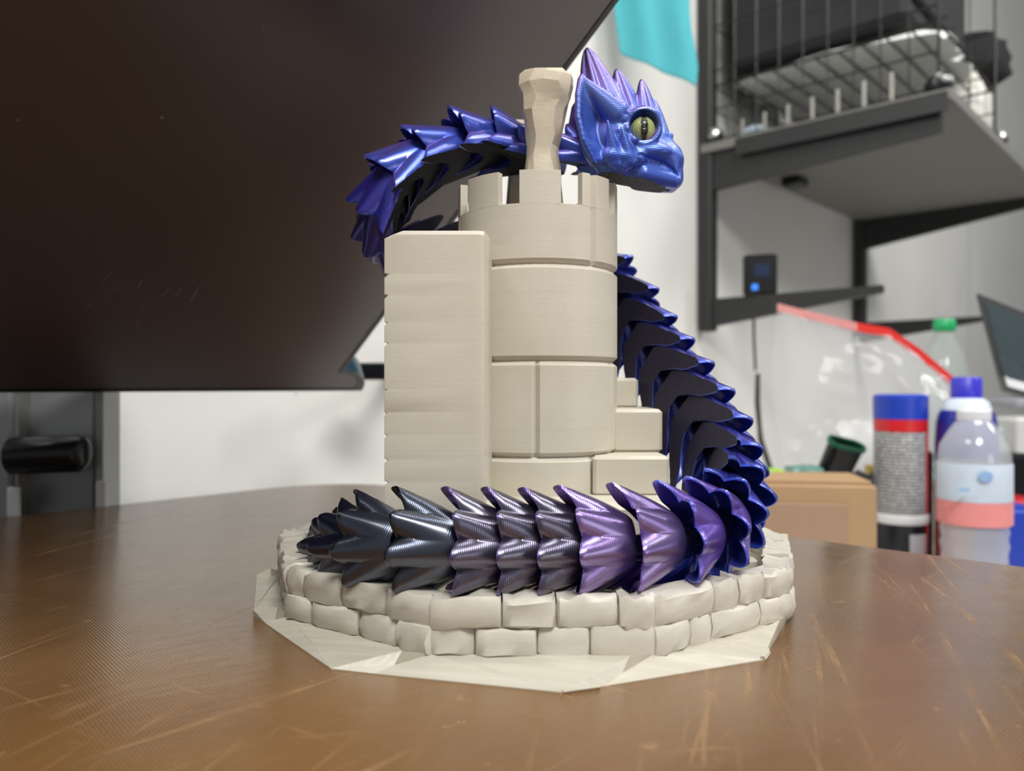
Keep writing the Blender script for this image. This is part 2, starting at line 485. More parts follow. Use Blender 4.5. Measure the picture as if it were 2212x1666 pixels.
def arcblock(a0, a1, z0, z1, ri, ro, bev=0.022, facets=None, bevs=(1, 1, 1, 1)):
    """curved ashlar: bevelled at left,right,bottom,top"""
    mb = MB(); da = bev / ro
    n = max(2, int(abs(a1 - a0) / math.radians(7)))
    us = [a0, a0 + da * 0.9] + [a0 + da + (a1 - a0 - 2 * da) * k / n for k in range(1, n)] + [a1 - da * 0.9, a1]
    g = 0.024
    def pt(a, r, z): return Vector((TC.x + r * math.sin(a), TC.y - r * math.cos(a), z))
    rings = []
    for i, a in enumerate(us):
        eu = (i == 0 and bevs[0]) or (i == len(us) - 1 and bevs[1])
        r0 = ro - (g if eu else 0)
        prof = [(ri, z0), (ro - g, z0), (ro - (g if eu else 0), z0 + (bev if bevs[2] else 0.0001)), (ro - (g if eu else 0), z1 - (bev if bevs[3] else 0.0001)),
                (ro - (g if bevs[3] or eu else 0), z1), (ri, z1)]
        if not bevs[2]: prof[1] = (r0, z0)
        rings.append([pt(a, r, z) for (r, z) in prof])
    mb.loft(rings); return mb
D2 = math.radians
zc = [0.47, 0.672, 1.112, 1.552]
ROI = TR
def th(x): return math.asin(max(-1, min(1, (x - 1161) / 171)))
course_cuts = [[th(1268), D2(100), D2(160), D2(220), D2(280)], [th(1152), D2(62), D2(120), D2(178), D2(235), D2(290)],
               [D2(-75), D2(95), D2(150), D2(215)], [th(1268), D2(100), D2(160), D2(220), D2(285)]]
zz = [0.47, 0.674, 1.113, 1.553, 1.822]
mb = MB(); mb.lathe([(TR - 0.03, 0.4), (TR - 0.03, 1.74)], TC, 36); part('tower_core', mb, M_IV, castle)
for ci, cuts in enumerate(course_cuts):
    cs = sorted(cuts)
    for i in range(len(cs)):
        a0 = cs[i]; a1 = cs[i + 1] if i + 1 < len(cs) else cs[0] + 2 * math.pi
        topc = ci == 3
        if topc:
            mb = arcblock(a0, a1, zz[ci], zz[ci + 1], TR - 0.036, TR, bevs=(1, 1, 1, 0))
        else: mb = arcblock(a0, a1, zz[ci], zz[ci + 1], TR - 0.06, TR, bevs=(1, 1, 1, 1))
        part('stone_block', mb, M_IV, castle, 12)
mb = MB(); mb.lathe([(TR - 0.037, 1.74), (TR - 0.037, 1.775)], TC, 36); part('tower_floor', mb, M_IV, castle)
for (a, hw, gv) in ((0, 13.7, 0), (-43, 14.5, 0), (43, 13.7, 1), (-86, 14, 0), (88, 21, 0), (131, 14, 0), (174, 14, 0), (217, 14, 0)):
    if gv:
        part('merlon', arcblock(D2(a - hw), th(1268), 1.820, 1.972, TR - 0.036, TR, bevs=(0, 1, 0, 0)), M_IV, castle, 12)
        part('merlon', arcblock(th(1268), D2(a + hw), 1.820, 1.972, TR - 0.036, TR, bevs=(1, 0, 0, 0)), M_IV, castle, 12)
    else:
        part('merlon', arcblock(D2(a - hw), D2(a + hw), 1.820, 1.972, TR - 0.036, TR, bevs=(0, 0, 0, 0)), M_IV, castle, 12)

# slab buttress at left, notched along its left edge
mb = MB(); zt = 1.652; x0, x1 = -0.536, -0.112; yf = 3.30; yb = 3.86
rings = []
nt = []
for (py, dp) in ((592, .016), (638, .012), (697, .010), (741, .014), (842, .008), (892, .006), (940, .010), (993, .014), (1041, .016)):
    nt.append((1 - (py - 833) / F * yf, dp))
zs = [0.3]
for z, dp in sorted(nt): zs += [z - 0.016, z - 0.002, z + 0.004]
zs += [zt - 0.036, zt - 0.018, zt]
def ndep(z):
    d = 0
    for zn, dp in nt:
        if abs(z - (zn - 0.002)) < 1e-6: d = dp
    return d
for z in zs:
    lx = x0 + ndep(z)
    if z > zt - 0.035: lx = x0 + (z - (zt - 0.036)) * 2.05
    fb = 0.0 if z < zt - 0.01 else 0.015
    rings.append([Vector((lx, yf + fb + 0.004, z)), Vector((lx + 0.008, yf + fb, z)), Vector((x1 - 0.03, yf + fb, z)), Vector((x1 - 0.006, yf + fb + 0.012, z)), Vector((x1, yf + 0.04, z)), Vector((x1 + 0.04, yb, z)), Vector((lx, yb, z))])
mb.loft(rings); part('buttress', mb, M_IV, castle, 30)

# gnarled post on the tower top, and a second one behind
def rock(prof, cy, name, seed, nseg=12):
    """prof: list of (py, left px, right px)"""
    r = random.Random(seed); mb = MB(); rings = []
    ph = [r.uniform(0, 6.28) for _ in range(4)]
    for i, (py, xl, xr) in enumerate(prof):
        c = P((xl + xr) / 2, py, cy); hw = (xr - xl) / 2 / F * cy
        ring = []
        for j in range(nseg):
            a = 2 * math.pi * j / nseg + 0.1 * math.sin(i * 1.7)
            # squarish section
            sq = 1 / max(abs(math.cos(a)), abs(math.sin(a))) ** 0.45
            k = sq * (1 + 0.05 * math.sin(3 * a + ph[0] + i * 0.8) + r.uniform(-0.06, 0.06)) * 0.96
            if j in (0, nseg // 2): k = 1.0
            ring.append(c + Vector((hw * k * math.cos(a), hw * 0.8 * k * math.sin(a), r.uniform(-0.006, 0.006))))
        rings.append(ring)
    mb.loft(rings)
    return part(name, mb, M_ROCK, castle, 18)
rock([(450, 1128, 1218), (400, 1132, 1213), (362, 1134, 1212), (340, 1137, 1207), (320, 1138, 1207), (296, 1135, 1214), (270, 1133, 1219), (245, 1130, 1224), (226, 1128, 1228),
      (210, 1123, 1233), (190, 1117, 1238), (172, 1117, 1238), (163, 1122, 1234), (160, 1150, 1210)], 3.85, 'post', 11)
rock([(480, 1090, 1150), (350, 1100, 1150), (300, 1103, 1150), (268, 1104, 1150), (264, 1110, 1146)], 4.45, 'post', 4, 8)

# ------------------------------------------------------------------ the dragon
dragon = thing('dragon', tuple(P(1100, 1185, 3.05)[:2]) + (0.2,), 'articulated blue and purple spiky dragon wrapped around the ivory castle tower', 'figurine')

def seg_mesh(R, L, mats, tail=False, tip=1.0, seed=0):
    NJ = 132; NI = 14
    mb = MB(); c = 0.24
    pk = [(20, 1.0, 21), (62, 1.0, 22), (107, 1.35, 27)]
    def lobe(a):
        a = abs(math.degrees(a)); v = 0
        for p, s, w in pk:
            v = max(v, s * max(0, 1 - (abs(a - p) / w) ** 1.5))
        return v
    rings = []
    for i in range(NI + 1):
        t = i / NI; ring = []
        for j in range(NJ):
            a = 2 * math.pi * j / NJ - math.pi
            lb = lobe(a)
            r = R * (0.44 + 0.32 * max(0.0, math.sin(t * math.pi / 2)) ** 0.75 + 0.29 * tip * lb * (0.22 * t + 0.78 * t ** 2.6))
            ad = abs(math.degrees(a))
            lat = min(1, max(0.0, (ad - 85) / 24)) if ad < 135 else 0
            x = L * (t - 1) + R * tip * (0.10 * lb * t ** 3 + 0.19 * lat * lb * t ** 3)
            if ad > 128: x -= 0.42 * L * t * min(1, (ad - 128) / 40)
            y = r * math.sin(a); z = r * math.cos(a)
            z = max(z, -c * R)
            ring.append(Vector((x, y, z)))
        rings.append(ring)
    rim = rings[-1]
    for k, dx in ((0.985, -0.06), (0.955, -0.06), (0.925, 0.02), (0.85, 0.35), (0.70, 0.62), (0.5, 0.8), (0.25, 0.9)):
        ring = []
        for p in rim:
            x = p.x * (1 - dx) + (-0.75 * L) * dx
            z = max(p.z * k, -c * R)
            ring.append(Vector((x, p.y * k, z)))
        rings.append(ring)
    mb.loft(rings)
    # ball joint towards the head
    mb.lathe([(0.001, -0.55), (0.14, -0.5), (0.24, -0.38), (0.27, -0.2), (0.24, 0.0), (0.3, 0.3)], n=16, M=Matrix.Rotation(math.radians(90), 3, 'Y'), c=(0, 0, 0)) if False else None
    me = bpy.data.meshes.new('body_segment')
    me.from_pydata([tuple(p * S) for p in mb.v], [], mb.f); me.update()
    bm = bmesh.new(); bm.from_mesh(me)
    bmesh.ops.recalc_face_normals(bm, faces=bm.faces)
    for f in bm.faces:
        f.smooth = True
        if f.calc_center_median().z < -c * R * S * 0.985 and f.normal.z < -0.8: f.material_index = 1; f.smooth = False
    for e in bm.edges:
        if len(e.link_faces) == 2 and (e.calc_face_angle(0) > math.radians(42) or e.link_faces[0].material_index != e.link_faces[1].material_index): e.smooth = False
    bm.to_mesh(me); bm.free()
    for m in mats: me.materials.append(m)
    return me

BLK = (18, 18, 26); NAV = (14, 20, 56)
mat_black = silk((76, 82, 98), BLK, (1, 0, 0), metal=0.9, rough=0.26, lo=-0.4, hi=0.3)
mat_blackp = silk((96, 92, 112), (118, 90, 184), (1, 0, 0), metal=0.9, rough=0.27, lo=-0.1, hi=0.5)
mat_purp = silk((142, 120, 180), (118, 88, 190), (1, 0, 0), metal=0.85, rough=0.27, lo=-0.1, hi=0.5)
mat_purb = silk((120, 90, 190), (54, 80, 196), (1, 0, 0), metal=0.6, rough=0.27, lo=-0.2, hi=0.5)
mat_blue = silk((52, 48, 156), (58, 86, 200), (1, 0, 0), metal=0.55, rough=0.28, lo=-0.4, hi=0.3)
mat_top = silk((66, 88, 196), (124, 98, 190), (0, 0, 1), metal=0.55, rough=0.27, lo=0.1, hi=0.9)
mat_tail = silk((22, 28, 52), (14, 16, 30), (1, 0, 0), metal=0.6, rough=0.25)

# rim centre px,py,Z, radius, dorsal direction, material, tip length
segs = [
 ((1232, 345, 4.06), .17, (0, 0, 1), mat_top),
 ((1142, 340, 4.18), .20, (0, .1, 1), mat_top),
 ((1068, 330, 4.18), .23, (-.1, .12, 1), mat_top),
 ((1002, 330, 4.12), .235, (-.15, .12, 1), mat_top),
 ((926, 360, 4.06), .235, (-.42, .12, .85), mat_top),
 ((872, 402, 4.02), .235, (-.68, .05, .65), mat_top),
 ((848, 448, 4.04), .225, (-.88, 0, .4), mat_blue),
 ((846, 492, 4.12), .21, (-.97, 0, .15), mat_blue),
 ((862, 524, 4.28), .19, (-.9, .3, -.1), mat_blue),
 ((915, 545, 4.45), .20, (-.6, .8, 0.1), mat_blue),
 ((985, 548, 4.62), .20, (-.3, 1, 0.1), mat_blue),
 ((1070, 560, 4.72), .20, (0, 1, .1), mat_blue),
 ((1160, 565, 4.74), .20, (.1, 1, .2), mat_blue),
 ((1245, 580, 4.70), .20, (.3, 1, .3), mat_blue),
 ((1312, 612, 4.60), .205, (.4, .85, .5), mat_blue),
 ((1350, 665, 4.48), .21, (.45, .85, .45), mat_blue),
 ((1382, 728, 4.36), .225, (.58, .75, .35), mat_blue),
 ((1416, 785, 4.24), .235, (.58, .75, .3), mat_blue),
 ((1454, 840, 4.10), .24, (.58, .75, .28), mat_blue),
 ((1490, 898, 3.96), .245, (.58, .75, .25), mat_blue),
 ((1522, 956, 3.82), .245, (.62, .72, .2), mat_blue),
 ((1544, 1015, 3.68), .24, (.7, .62, .15), mat_blue),
 ((1556, 1068, 3.54), .235, (.86, .4, .05), mat_blue),
 ((1545, 1112, 3.40), .225, (.98, .0, .0), mat_blue),
 ((1520, 1146, 3.26), .22, (.85, -.5, -.1), mat_purb),
 ((1450, 1164, 3.14), .215, (.5, -.85, -.25), mat_purb),
 ((1355, 1172, 3.06), .215, (.12, -1, -.35), mat_purp),
 ((1252, 1178, 3.04), .215, (0, -1, -.35), mat_purp),
 ((1174, 1182, 3.04), .212, (0, -1, -.35), mat_blackp),
 ((1092, 1182, 3.04), .212, (0, -1, -.35), mat_blackp),
 ((1006, 1182, 3.04), .212, (0, -1, -.35), mat_blackp),
 ((905, 1178, 3.06), .210, (-.05, -1, -.35), mat_black),
 ((815, 1176, 3.18), .205, (-.35, -.9, -.28), mat_black),
 ((765, 1180, 3.34), .19, (-.6, -.75, -.2), mat_tail),
 ((735, 1186, 3.50), .172, (-.75, -.6, -.1), mat_tail),
 ((716, 1194, 3.66), .155, (-.85, -.5, 0), mat_tail),
 ((702, 1202, 3.80), .135, (-.9, -.4, 0), mat_tail),
 ((693, 1208, 3.93), .115, (-.9, -.35, 0), mat_tail),
 ((688, 1212, 4.05), .09, (-.9, -.3, 0), mat_tail),
 ((686, 1215, 4.15), .07, (-.9, -.3, 0), mat_tail),
]
pts = [P(*s[0]) for s in segs]
dw = wpos(dragon); cache = {}
for i, (p_, R, Dv, mt) in enumerate(segs):
    p = pts[i]
    t = (pts[min(i + 1, len(pts) - 1)] - pts[max(i - 1, 0)]).normalized()
    d = Vector(Dv); d = (d - t * d.dot(t)).normalized(); y = d.cross(t)
    gap = (pts[i] - pts[max(i - 1, 0)]).length if i else 0.17
    key = (round(R, 3), mt.name, i < 9)
    L = max(0.15, R * 0.95)
    me = cache.get(key)
    if me is None: me = cache[key] = seg_mesh(R, L, [mt, M_UNDER_K if i < 9 else M_UNDER])
    o = bpy.data.objects.new('body_segment', me); COL.objects.link(o); o.parent = dragon
    o.matrix_local = Matrix.Translation((p - dw) * S) @ Matrix((t, y, d)).transposed().to_4x4()
# hidden joint cord that the segments hang on
mb = MB(); mb.tube([pts[i] + Vector(s[2]).normalized() * s[1] * 0.25 for i, s in enumerate(segs)], [s[1] * .27 for s in segs], 10)
part('joint_core', mb, silk(NAV, BLK, (0, 0, 1), rough=.4), dragon)

# ---- head by a signed distance field
def surface_nets(Fv, org, h):
    s = Fv < 0
    nx, ny, nz = Fv.shape
    acc = np.zeros((nx-1, ny-1, nz-1, 3), np.float32); cnt = np.zeros((nx-1, ny-1, nz-1), np.float32)
    def sl(dx, dy, dz, A=Fv): return A[dx:nx-1+dx, dy:ny-1+dy, dz:nz-1+dz]
    C = [(i, j, k) for i in (0, 1) for j in (0, 1) for k in (0, 1)]
    for a in C:
        for ax in range(3):
            if a[ax]: continue
            b = list(a); b[ax] = 1; b = tuple(b)
            fa, fb = sl(*a), sl(*b); m = (fa < 0) != (fb < 0)
            tt = np.where(m, fa / np.where(m, fa - fb, 1), 0)
            for q in range(3):
                acc[..., q] += np.where(m, a[q] + (tt if q == ax else 0), 0)
            cnt += m
    act = cnt > 0; idx = -np.ones(act.shape, np.int64); ii = np.argwhere(act); idx[act] = np.arange(len(ii))
    v = ii + acc[act] / cnt[act][:, None]; v = v * h + np.array(org)
    fs = []
    for ax in range(3):
        a = s[tuple(slice(0, -1) if q == ax else slice(1, -1) for q in range(3))]
        b = s[tuple(slice(1, None) if q == ax else slice(1, -1) for q in range(3))]
        ch = np.argwhere(a != b); fl = a[a != b]
        u, w = [(1, 2), (2, 0), (0, 1)][ax]
        base = ch.copy()
        for q in range(3):
            if q != ax: base[:, q] += 1
        def cell(du, dw_):
            c = base.copy(); c[:, u] -= du; c[:, w] -= dw_; return idx[c[:, 0], c[:, 1], c[:, 2]]
        quad = np.stack([cell(1, 1), cell(0, 1), cell(0, 0), cell(1, 0)], 1)
        quad[~fl] = quad[~fl][:, ::-1]; fs.append(quad)
    return v, np.concatenate(fs)

ZH = 3.82; HK = ZH / F     # head mid-plane depth, units per pixel
X0, X1, Y0, Y1, Z0, Z1 = 1215, 1486, -102, 102, 92, 432
hs = 1.7
gx, gy, gz = np.meshgrid(np.arange(X0, X1, hs, dtype=np.float32), np.arange(Y0, Y1, hs, dtype=np.float32), np.arange(Z0, Z1, hs, dtype=np.float32), indexing='ij')
yy = np.abs(gy)
def ell(c, r, y=yy):
    k = np.sqrt(((gx-c[0])/r[0])**2 + ((y-c[1])/r[1])**2 + ((gz-c[2])/r[2])**2)
    return (k - 1) * min(r)
def cone(a, b, ra, rb, y=yy, sy=1.0, pw=1):
    ax, ay, az = a; bx, by, bz = b
    dx, dy, dz = bx-ax, (by-ay), bz-az; L2 = dx*dx+dy*dy+dz*dz
    t = np.clip(((gx-ax)*dx + (y-ay)*dy + (gz-az)*dz)/L2, 0, 1)
    rt = (ra + (rb-ra)*t) if pw == 1 else rb + (ra-rb)*(1-t)**pw
    return np.sqrt((gx-ax-t*dx)**2 + ((y-ay-t*dy)*sy)**2 + (gz-az-t*dz)**2) - rt, t
def smin(a, b, k):
    hh = np.clip(0.5 + 0.5*(b-a)/k, 0, 1); return b*(1-hh) + a*hh - k*hh*(1-hh)
def poly2d(pl):
    d = None
    for (a, b) in zip(pl[:-1], pl[1:]):
        dx, dz = b[0]-a[0], b[1]-a[1]; t = np.clip(((gx-a[0])*dx+(gz-a[1])*dz)/(dx*dx+dz*dz), 0, 1)
        e = np.sqrt((gx-a[0]-t*dx)**2 + (gz-a[1]-t*dz)**2); d = e if d is None else np.minimum(d, e)
    return d
d = ell((1335, 0, 305), (80, 64, 74))
d = smin(d, cone((1385, 0, 335), (1436, 0, 348), 54, 35)[0], 14)
d = smin(d, cone((1340, 0, 362), (1446, 0, 384), 50, 30)[0], 8)
d = smin(d, cone((1405, 0, 298), (1452, 0, 332), 30, 20)[0], 8)         # nose bridge
d = smin(d, cone((1450, 15, 330), (1459, 15, 345), 12, 13)[0], 10)       # nostril mounds
d = smin(d, ell((1402, 38, 338), (40, 20, 17)), 14)
d = smin(d, ell((1442, 0, 356), (33, 33, 36)), 10)                      # upper lip roll
d = smin(d, cone((1385, 36, 386), (1452, 20, 396), 20, 16)[0], 6)       # lower jaw
d = smin(d, cone((1372, 48, 356), (1310, 56, 352), 16, 18)[0], 8)       # jowl
# spikes of the crest
for (a, b, ra, nf) in (((1306, 0, 240), (1267, 0, 104), 50, 3.2), ((1352, 0, 245), (1331, 0, 150), 36, 2.6), ((1396, 0, 250), (1385, 0, 172), 28, 2.2), ((1424, 0, 288), (1413, 0, 216), 23, 2)):
    c_, t_ = cone(a, b, ra, 2.0, sy=1.25, pw=0.64)
    axx = a[0] + (b[0]-a[0]) * np.clip((gz-a[2])/(b[2]-a[2]), 0, 1); rr = 2 + (ra-2) * (1-np.clip((gz-a[2])/(b[2]-a[2]), 0, 1))**.64
    un = (gx-axx)/np.maximum(rr, 2)
    c_ = c_ + np.minimum(2.6, rr*0.08) * np.cos(un*math.pi*nf)
    d = smin(d, c_, 5)
d = smin(d, cone((1432, 9, 296), (1418, 10, 236), 12, 2.0)[0], 4)
d = smin(d, cone((1442, 8, 306), (1446, 8, 296), 9, 7)[0], 4)
# ear: horn, rim and web
d = smin(d, cone((1322, 46, 258), (1255, 78, 208), 30, 10)[0], 8)
rimp = [((1250, 82, 197), 5), ((1241, 88, 236), 5), ((1241, 88, 282), 5), ((1252, 84, 326), 5), ((1278, 70, 372), 5)]
web = None
for k in range(len(rimp)-1):
    c_, _ = cone(rimp[k][0], rimp[k+1][0], 5.5, 5.5); web = c_ if web is None else np.minimum(web, c_)
ea = np.array([(1246, 84, 205), (1242, 87, 240), (1242, 86, 285), (1253, 81, 328), (1276, 70, 366)], float)
eb = np.array([(1306, 44, 246), (1290, 22, 272), (1290, 22, 300), (1296, 26, 330), (1310, 38, 356)], float)
for k in range(17):
    f = k / 16 * 4; i0 = min(int(f), 3); f -= i0
    web = smin(web, cone(tuple(ea[i0]*(1-f)+ea[i0+1]*f), tuple(eb[i0]*(1-f)+eb[i0+1]*f), 4.5, 12)[0], 7)
d = smin(d, web, 6)
# cheek spikes
for (a, b, ra) in (((1322, 52, 366), (1303, 78, 286), 17), ((1352, 50, 362), (1334, 72, 301), 18), ((1340, 50, 372), (1322, 66, 325), 14), ((1368, 46, 366), (1356, 62, 330), 12)):
    c_, t_ = cone(a, b, ra, 1.5, pw=0.8); d = smin(d, c_, 4)
for (c, r) in (((1337, 58, 275), 10), ((1349, 58, 266), 7), ((1346, 59, 297), 8), ((1360, 59, 320), 9), ((1328, 58, 300), 8)):
    d = smin(d, ell(c, (r, r, r*1.15)), 3)
# brow and eye socket
ex, ez = 1381, 293
rad = np.sqrt((gx-ex)**2 + (gz-ez)**2)
d = smin(d, np.sqrt((rad-33)**2 + (yy-50)**2) - 8, 6)
upm = np.clip((ez - gz)/30, 0, 1)
d = smin(d, np.sqrt((rad-34)**2 + (yy-58)**2) - 10*upm, 5)
d = np.maximum(d, -(np.sqrt((gx-ex)**2 + (yy-66)**2 + (gz-ez+2)**2) - 31))
# grooves
mo = poly2d([(1372, 352), (1400, 356), (1428, 362), (1446, 374), (1458, 388)])
d = d + 4.5*np.exp(-(mo/3.2)**2) * (yy > 8)
g2 = poly2d([(1320, 232), (1336, 246), (1342, 268)]); d = d + 3*np.exp(-(g2/3)**2)
d = np.maximum(d, -(np.sqrt((gx-1474)**2 + (yy-14)**2 + (gz-338)**2) - 7))
# flat print-bed side
cut = (gz - (371 + 0.24*(gx-1265)))*0.97
d = np.maximum(d, cut)
V, Q = surface_nets(d.astype(np.float32), (X0, Y0, Z0), hs)
# faces that lie on the flat cut
ho = P(1340, 300, ZH)
co = np.stack([(V[:, 0]-1340)*HK, V[:, 1]*HK, -(V[:, 2]-300)*HK], 1) * S
me = bpy.data.meshes.new('head'); me.from_pydata(co.tolist(), [], Q.tolist()); me.update()
onc = np.abs((V[:, 2] - (371 + 0.24*(V[:, 0]-1265)))*0.97) < 1.2
fm = onc[Q].all(1)
bm = bmesh.new(); bm.from_mesh(me); bm.faces.ensure_lookup_table()
bmesh.ops.recalc_face_normals(bm, faces=bm.faces)
for f, k in zip(bm.faces, fm): f.smooth = True; f.material_index = int(k)
for e in bm.edges:
    if len(e.link_faces) == 2 and e.link_faces[0].material_index != e.link_faces[1].material_index: e.smooth = False
bm.to_mesh(me); bm.free()
def m_head():
    t = NT('head_two_tone_silk'); tc = t.n('ShaderNodeTexCoord')
    sx = t.n('ShaderNodeSeparateXYZ'); t.l(tc.outputs['Object'], sx.inputs[0])
    z = t.math('MULTIPLY', sx.outputs['Z'], 1/S)
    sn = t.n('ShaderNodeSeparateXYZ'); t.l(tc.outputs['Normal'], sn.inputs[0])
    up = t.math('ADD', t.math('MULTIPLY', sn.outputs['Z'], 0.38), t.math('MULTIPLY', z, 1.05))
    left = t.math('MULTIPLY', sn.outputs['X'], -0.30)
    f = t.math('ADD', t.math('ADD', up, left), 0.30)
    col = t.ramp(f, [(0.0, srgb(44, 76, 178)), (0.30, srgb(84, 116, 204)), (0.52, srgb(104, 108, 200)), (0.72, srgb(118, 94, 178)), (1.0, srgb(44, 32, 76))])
    t.set(Base_Color=col, Roughness=0.33, Metallic=0.4, Specular_IOR_Level=0.5, Coat_Weight=0.5, Coat_Roughness=0.3)
    c = t.coord(); w = t.wave(40.0, t.coord(rot=(0, 0.12, 0)), 0.4, 'Z')
    t.bump(t.math('ADD', t.math('MULTIPLY', w, 0.35), t.math('MULTIPLY', t.noise(10, 2, .5, c), .5)), 0.004, 0.55)
    return t.m
head = link('head', me, dragon, [m_head(), m_head_under()]); head.location = (ho - dw) * S
def m_eye():
    t = NT('yellow_green_slit_eye'); c = t.coord()
    sp = t.n('ShaderNodeSeparateXYZ'); t.l(c, sp.inputs[0])
    ax = t.math('ABSOLUTE', t.math('ADD', sp.outputs['X'], t.math('MULTIPLY', t.math('SUBTRACT', t.noise(40, 2, .6, c), 0.5), 0.012)))
    zz_ = t.math('ABSOLUTE', sp.outputs['Z'])
    wdt = t.math('SUBTRACT', 0.018, t.math('MULTIPLY', t.math('MULTIPLY', zz_, zz_), 3.0))
    slit = t.n('ShaderNodeMapRange'); t.l(t.math('SUBTRACT', ax, wdt), slit.inputs[0]); slit.inputs[1].default_value = -0.003; slit.inputs[2].default_value = 0.004
    rg = t.n('ShaderNodeTexWave', wave_type='RINGS', rings_direction='Y'); rg.inputs['Scale'].default_value = 34; t.l(c, rg.inputs['Vector']); rg.inputs['Distortion'].default_value = 1.0
    base = t.mix(t.math('MULTIPLY', rg.outputs['Fac'], 0.45), srgb(178, 186, 120), srgb(96, 108, 58))
    t.set(Base_Color=t.mix(slit.outputs[0], srgb(22, 22, 18), base), Roughness=0.25, Coat_Weight=0.3)
    t.bump(rg.outputs['Fac'], 0.004, 0.5); return t.m
ME = m_eye()
for sgn in (-1, 1):
    mb = MB(); r = 27.5 * HK; rings = []
    mb.lathe([(max(1e-4, r * math.sin(math.pi * k / 20)), -r * math.cos(math.pi * k / 20)) for k in range(21)], n=40, M=Matrix.Rotation(math.pi / 2, 3, 'X'))
    for i, v in enumerate(mb.v): mb.v[i] = Vector((v.x, v.y, v.z * 1.08))
    e = link('eye', mb.mesh('eye', smooth=60), head, [ME]); e['label'] = 'yellow-green eye with black vertical slit pupil'
    e.location = Vector(((ex - 1340) * HK, sgn * 40 * HK, -(ez + 2 - 300) * HK)) * S

# ------------------------------------------------------------------ the leaning monitor
def m_screen():
    t = NT('dusty_dark_screen'); c = t.coord()
    v = t.n('ShaderNodeTexVoronoi'); v.inputs['Scale'].default_value = 1.1; t.l(c, v.inputs['Vector'])
    m = t.n('ShaderNodeMapRange'); t.l(v.outputs['Distance'], m.inputs[0]); m.inputs[1].default_value = 0.045; m.inputs[2].default_value = 0.02
    base = t.mix(t.math('MULTIPLY', m.outputs[0], 0.35), srgb(72, 60, 61), srgb(160, 150, 148))
    t.set(Base_Color=base, Roughness=0.3, Specular_IOR_Level=0.9)
    return t.m
bdir = Vector((1, 0.8, 0)).normalized()
edir = Vector((0.8, -1.0, 0.77)).normalized()
cn = P(752, 884, 8.2)
nrm = bdir.cross(edir).normalized()
if nrm.y > 0: nrm = -nrm
BW, BH = 9.5, 5.6
mon = thing('monitor', cn, 'large dark monitor tilted forward over the table, with a thin teal rim', 'monitor')
def mrect(inset, r, off):
    pts_ = []
    for (u, v, a0) in ((inset + r, inset + r, 180), (inset + r, BH - inset - r, 90), (BW - inset - r, BH - inset - r, 0), (BW - inset - r, inset + r, -90)):
        for k in range(9):
            a = math.radians(a0 - k * 90 / 8)
            pts_.append(cn - bdir * (u + r * math.cos(a)) + edir * (v + r * math.sin(a)) + nrm * off)
    return pts_
mb = MB(); mb.loft([mrect(0.05, 0.32, -0.32), mrect(0.0, 0.36, -0.22), mrect(0.0, 0.36, -0.03)])
part('back_shell', mb, plain('teal_black_plastic', srgb(10, 62, 80), 0.3), mon)
mb = MB(); mb.loft([mrect(0.0, 0.36, -0.031), mrect(0.012, 0.36, 0.0), mrect(0.11, 0.30, 0.0), mrect(0.11, 0.30, -0.031)], cap0=False, cap1=False)
part('bezel', mb, M_BLACKG, mon)
mb = MB(); mb.loft([mrect(0.11, 0.30, -0.03), mrect(0.11, 0.30, -0.006)])
scr = part('screen', mb, m_screen(), mon)
# smears on the glass
def on_screen(px, py, off=0.0):
    dr = Vector(((px - 1106) / F, 1, -(py - 833) / F)); o0 = Vector((0, 0, 1))
    t = (cn + nrm * off - o0).dot(nrm) / dr.dot(nrm); return o0 + dr * t
M_SMEAR = plain('grey_smear', srgb(150, 142, 142), 0.7, alpha=0.5)
M_DUST = plain('dust_speck', srgb(150, 142, 140), 0.8, alpha=0.55)
for (a, b, w_) in (((215, 615), (246, 588), 2.4), ((228, 644), (278, 610), 2.2), ((186, 668), (206, 652), 2.4), ((190, 648), (213, 632), 1.6), ((300, 622), (307, 606), 3), ((345, 643), (372, 620), 3),
                   ((378, 645), (392, 622), 2.4), ((410, 655), (432, 618), 3.4), ((384, 700), (416, 680), 2.4), ((277, 709), (281, 698), 3), ((296, 708), (300, 692), 3), ((308, 668), (318, 656), 3), ((352, 640), (360, 628), 2), ((440, 618), (462, 602), 2.2)):
    p0, p1 = on_screen(*a), on_screen(*b); mid = (p0 + p1) / 2 + edir * 0.01
    mb = MB(); mb.tube([p0, mid, p1], [0.002, w_ / F * p0.y * 0.6, 0.002], 6)
    for i, v in enumerate(mb.v):
        dd = (v - cn).dot(nrm); mb.v[i] = v - nrm * dd + nrm * (-0.0055 + 0.001 * (1 if dd > 0 else 0))
    part('smear', mb, M_SMEAR, mon)
for (x, y, r) in ((349, 256, 4), (799, 268, 3.5), (699, 540, 4), (686, 495, 2.5), (782, 661, 3), (671, 715, 3.2), (124, 817, 2.8), (640, 852, 3), (283, 555, 3), (320, 562, 2.5), (323, 590, 2.5), (258, 543, 2), (425, 560, 2.5), (415, 607, 2.5),
                  (470, 600, 2.5), (343, 660, 2.5), (38, 262, 3), (570, 60, 3), (450, 705, 2.5), (442, 672, 2)):
    p0 = on_screen(x, y); mb = MB(); rr = r / F * p0.y
    ring = [p0 + bdir * rr * math.cos(k * math.pi / 4) + edir * rr * math.sin(k * math.pi / 4) for k in range(8)]
    mb.loft([[q - nrm * 0.006 for q in ring], [q + (p0 - q) * 0.4 - nrm * 0.004 for q in ring]])
    part('dust_speck', mb, M_DUST, mon)
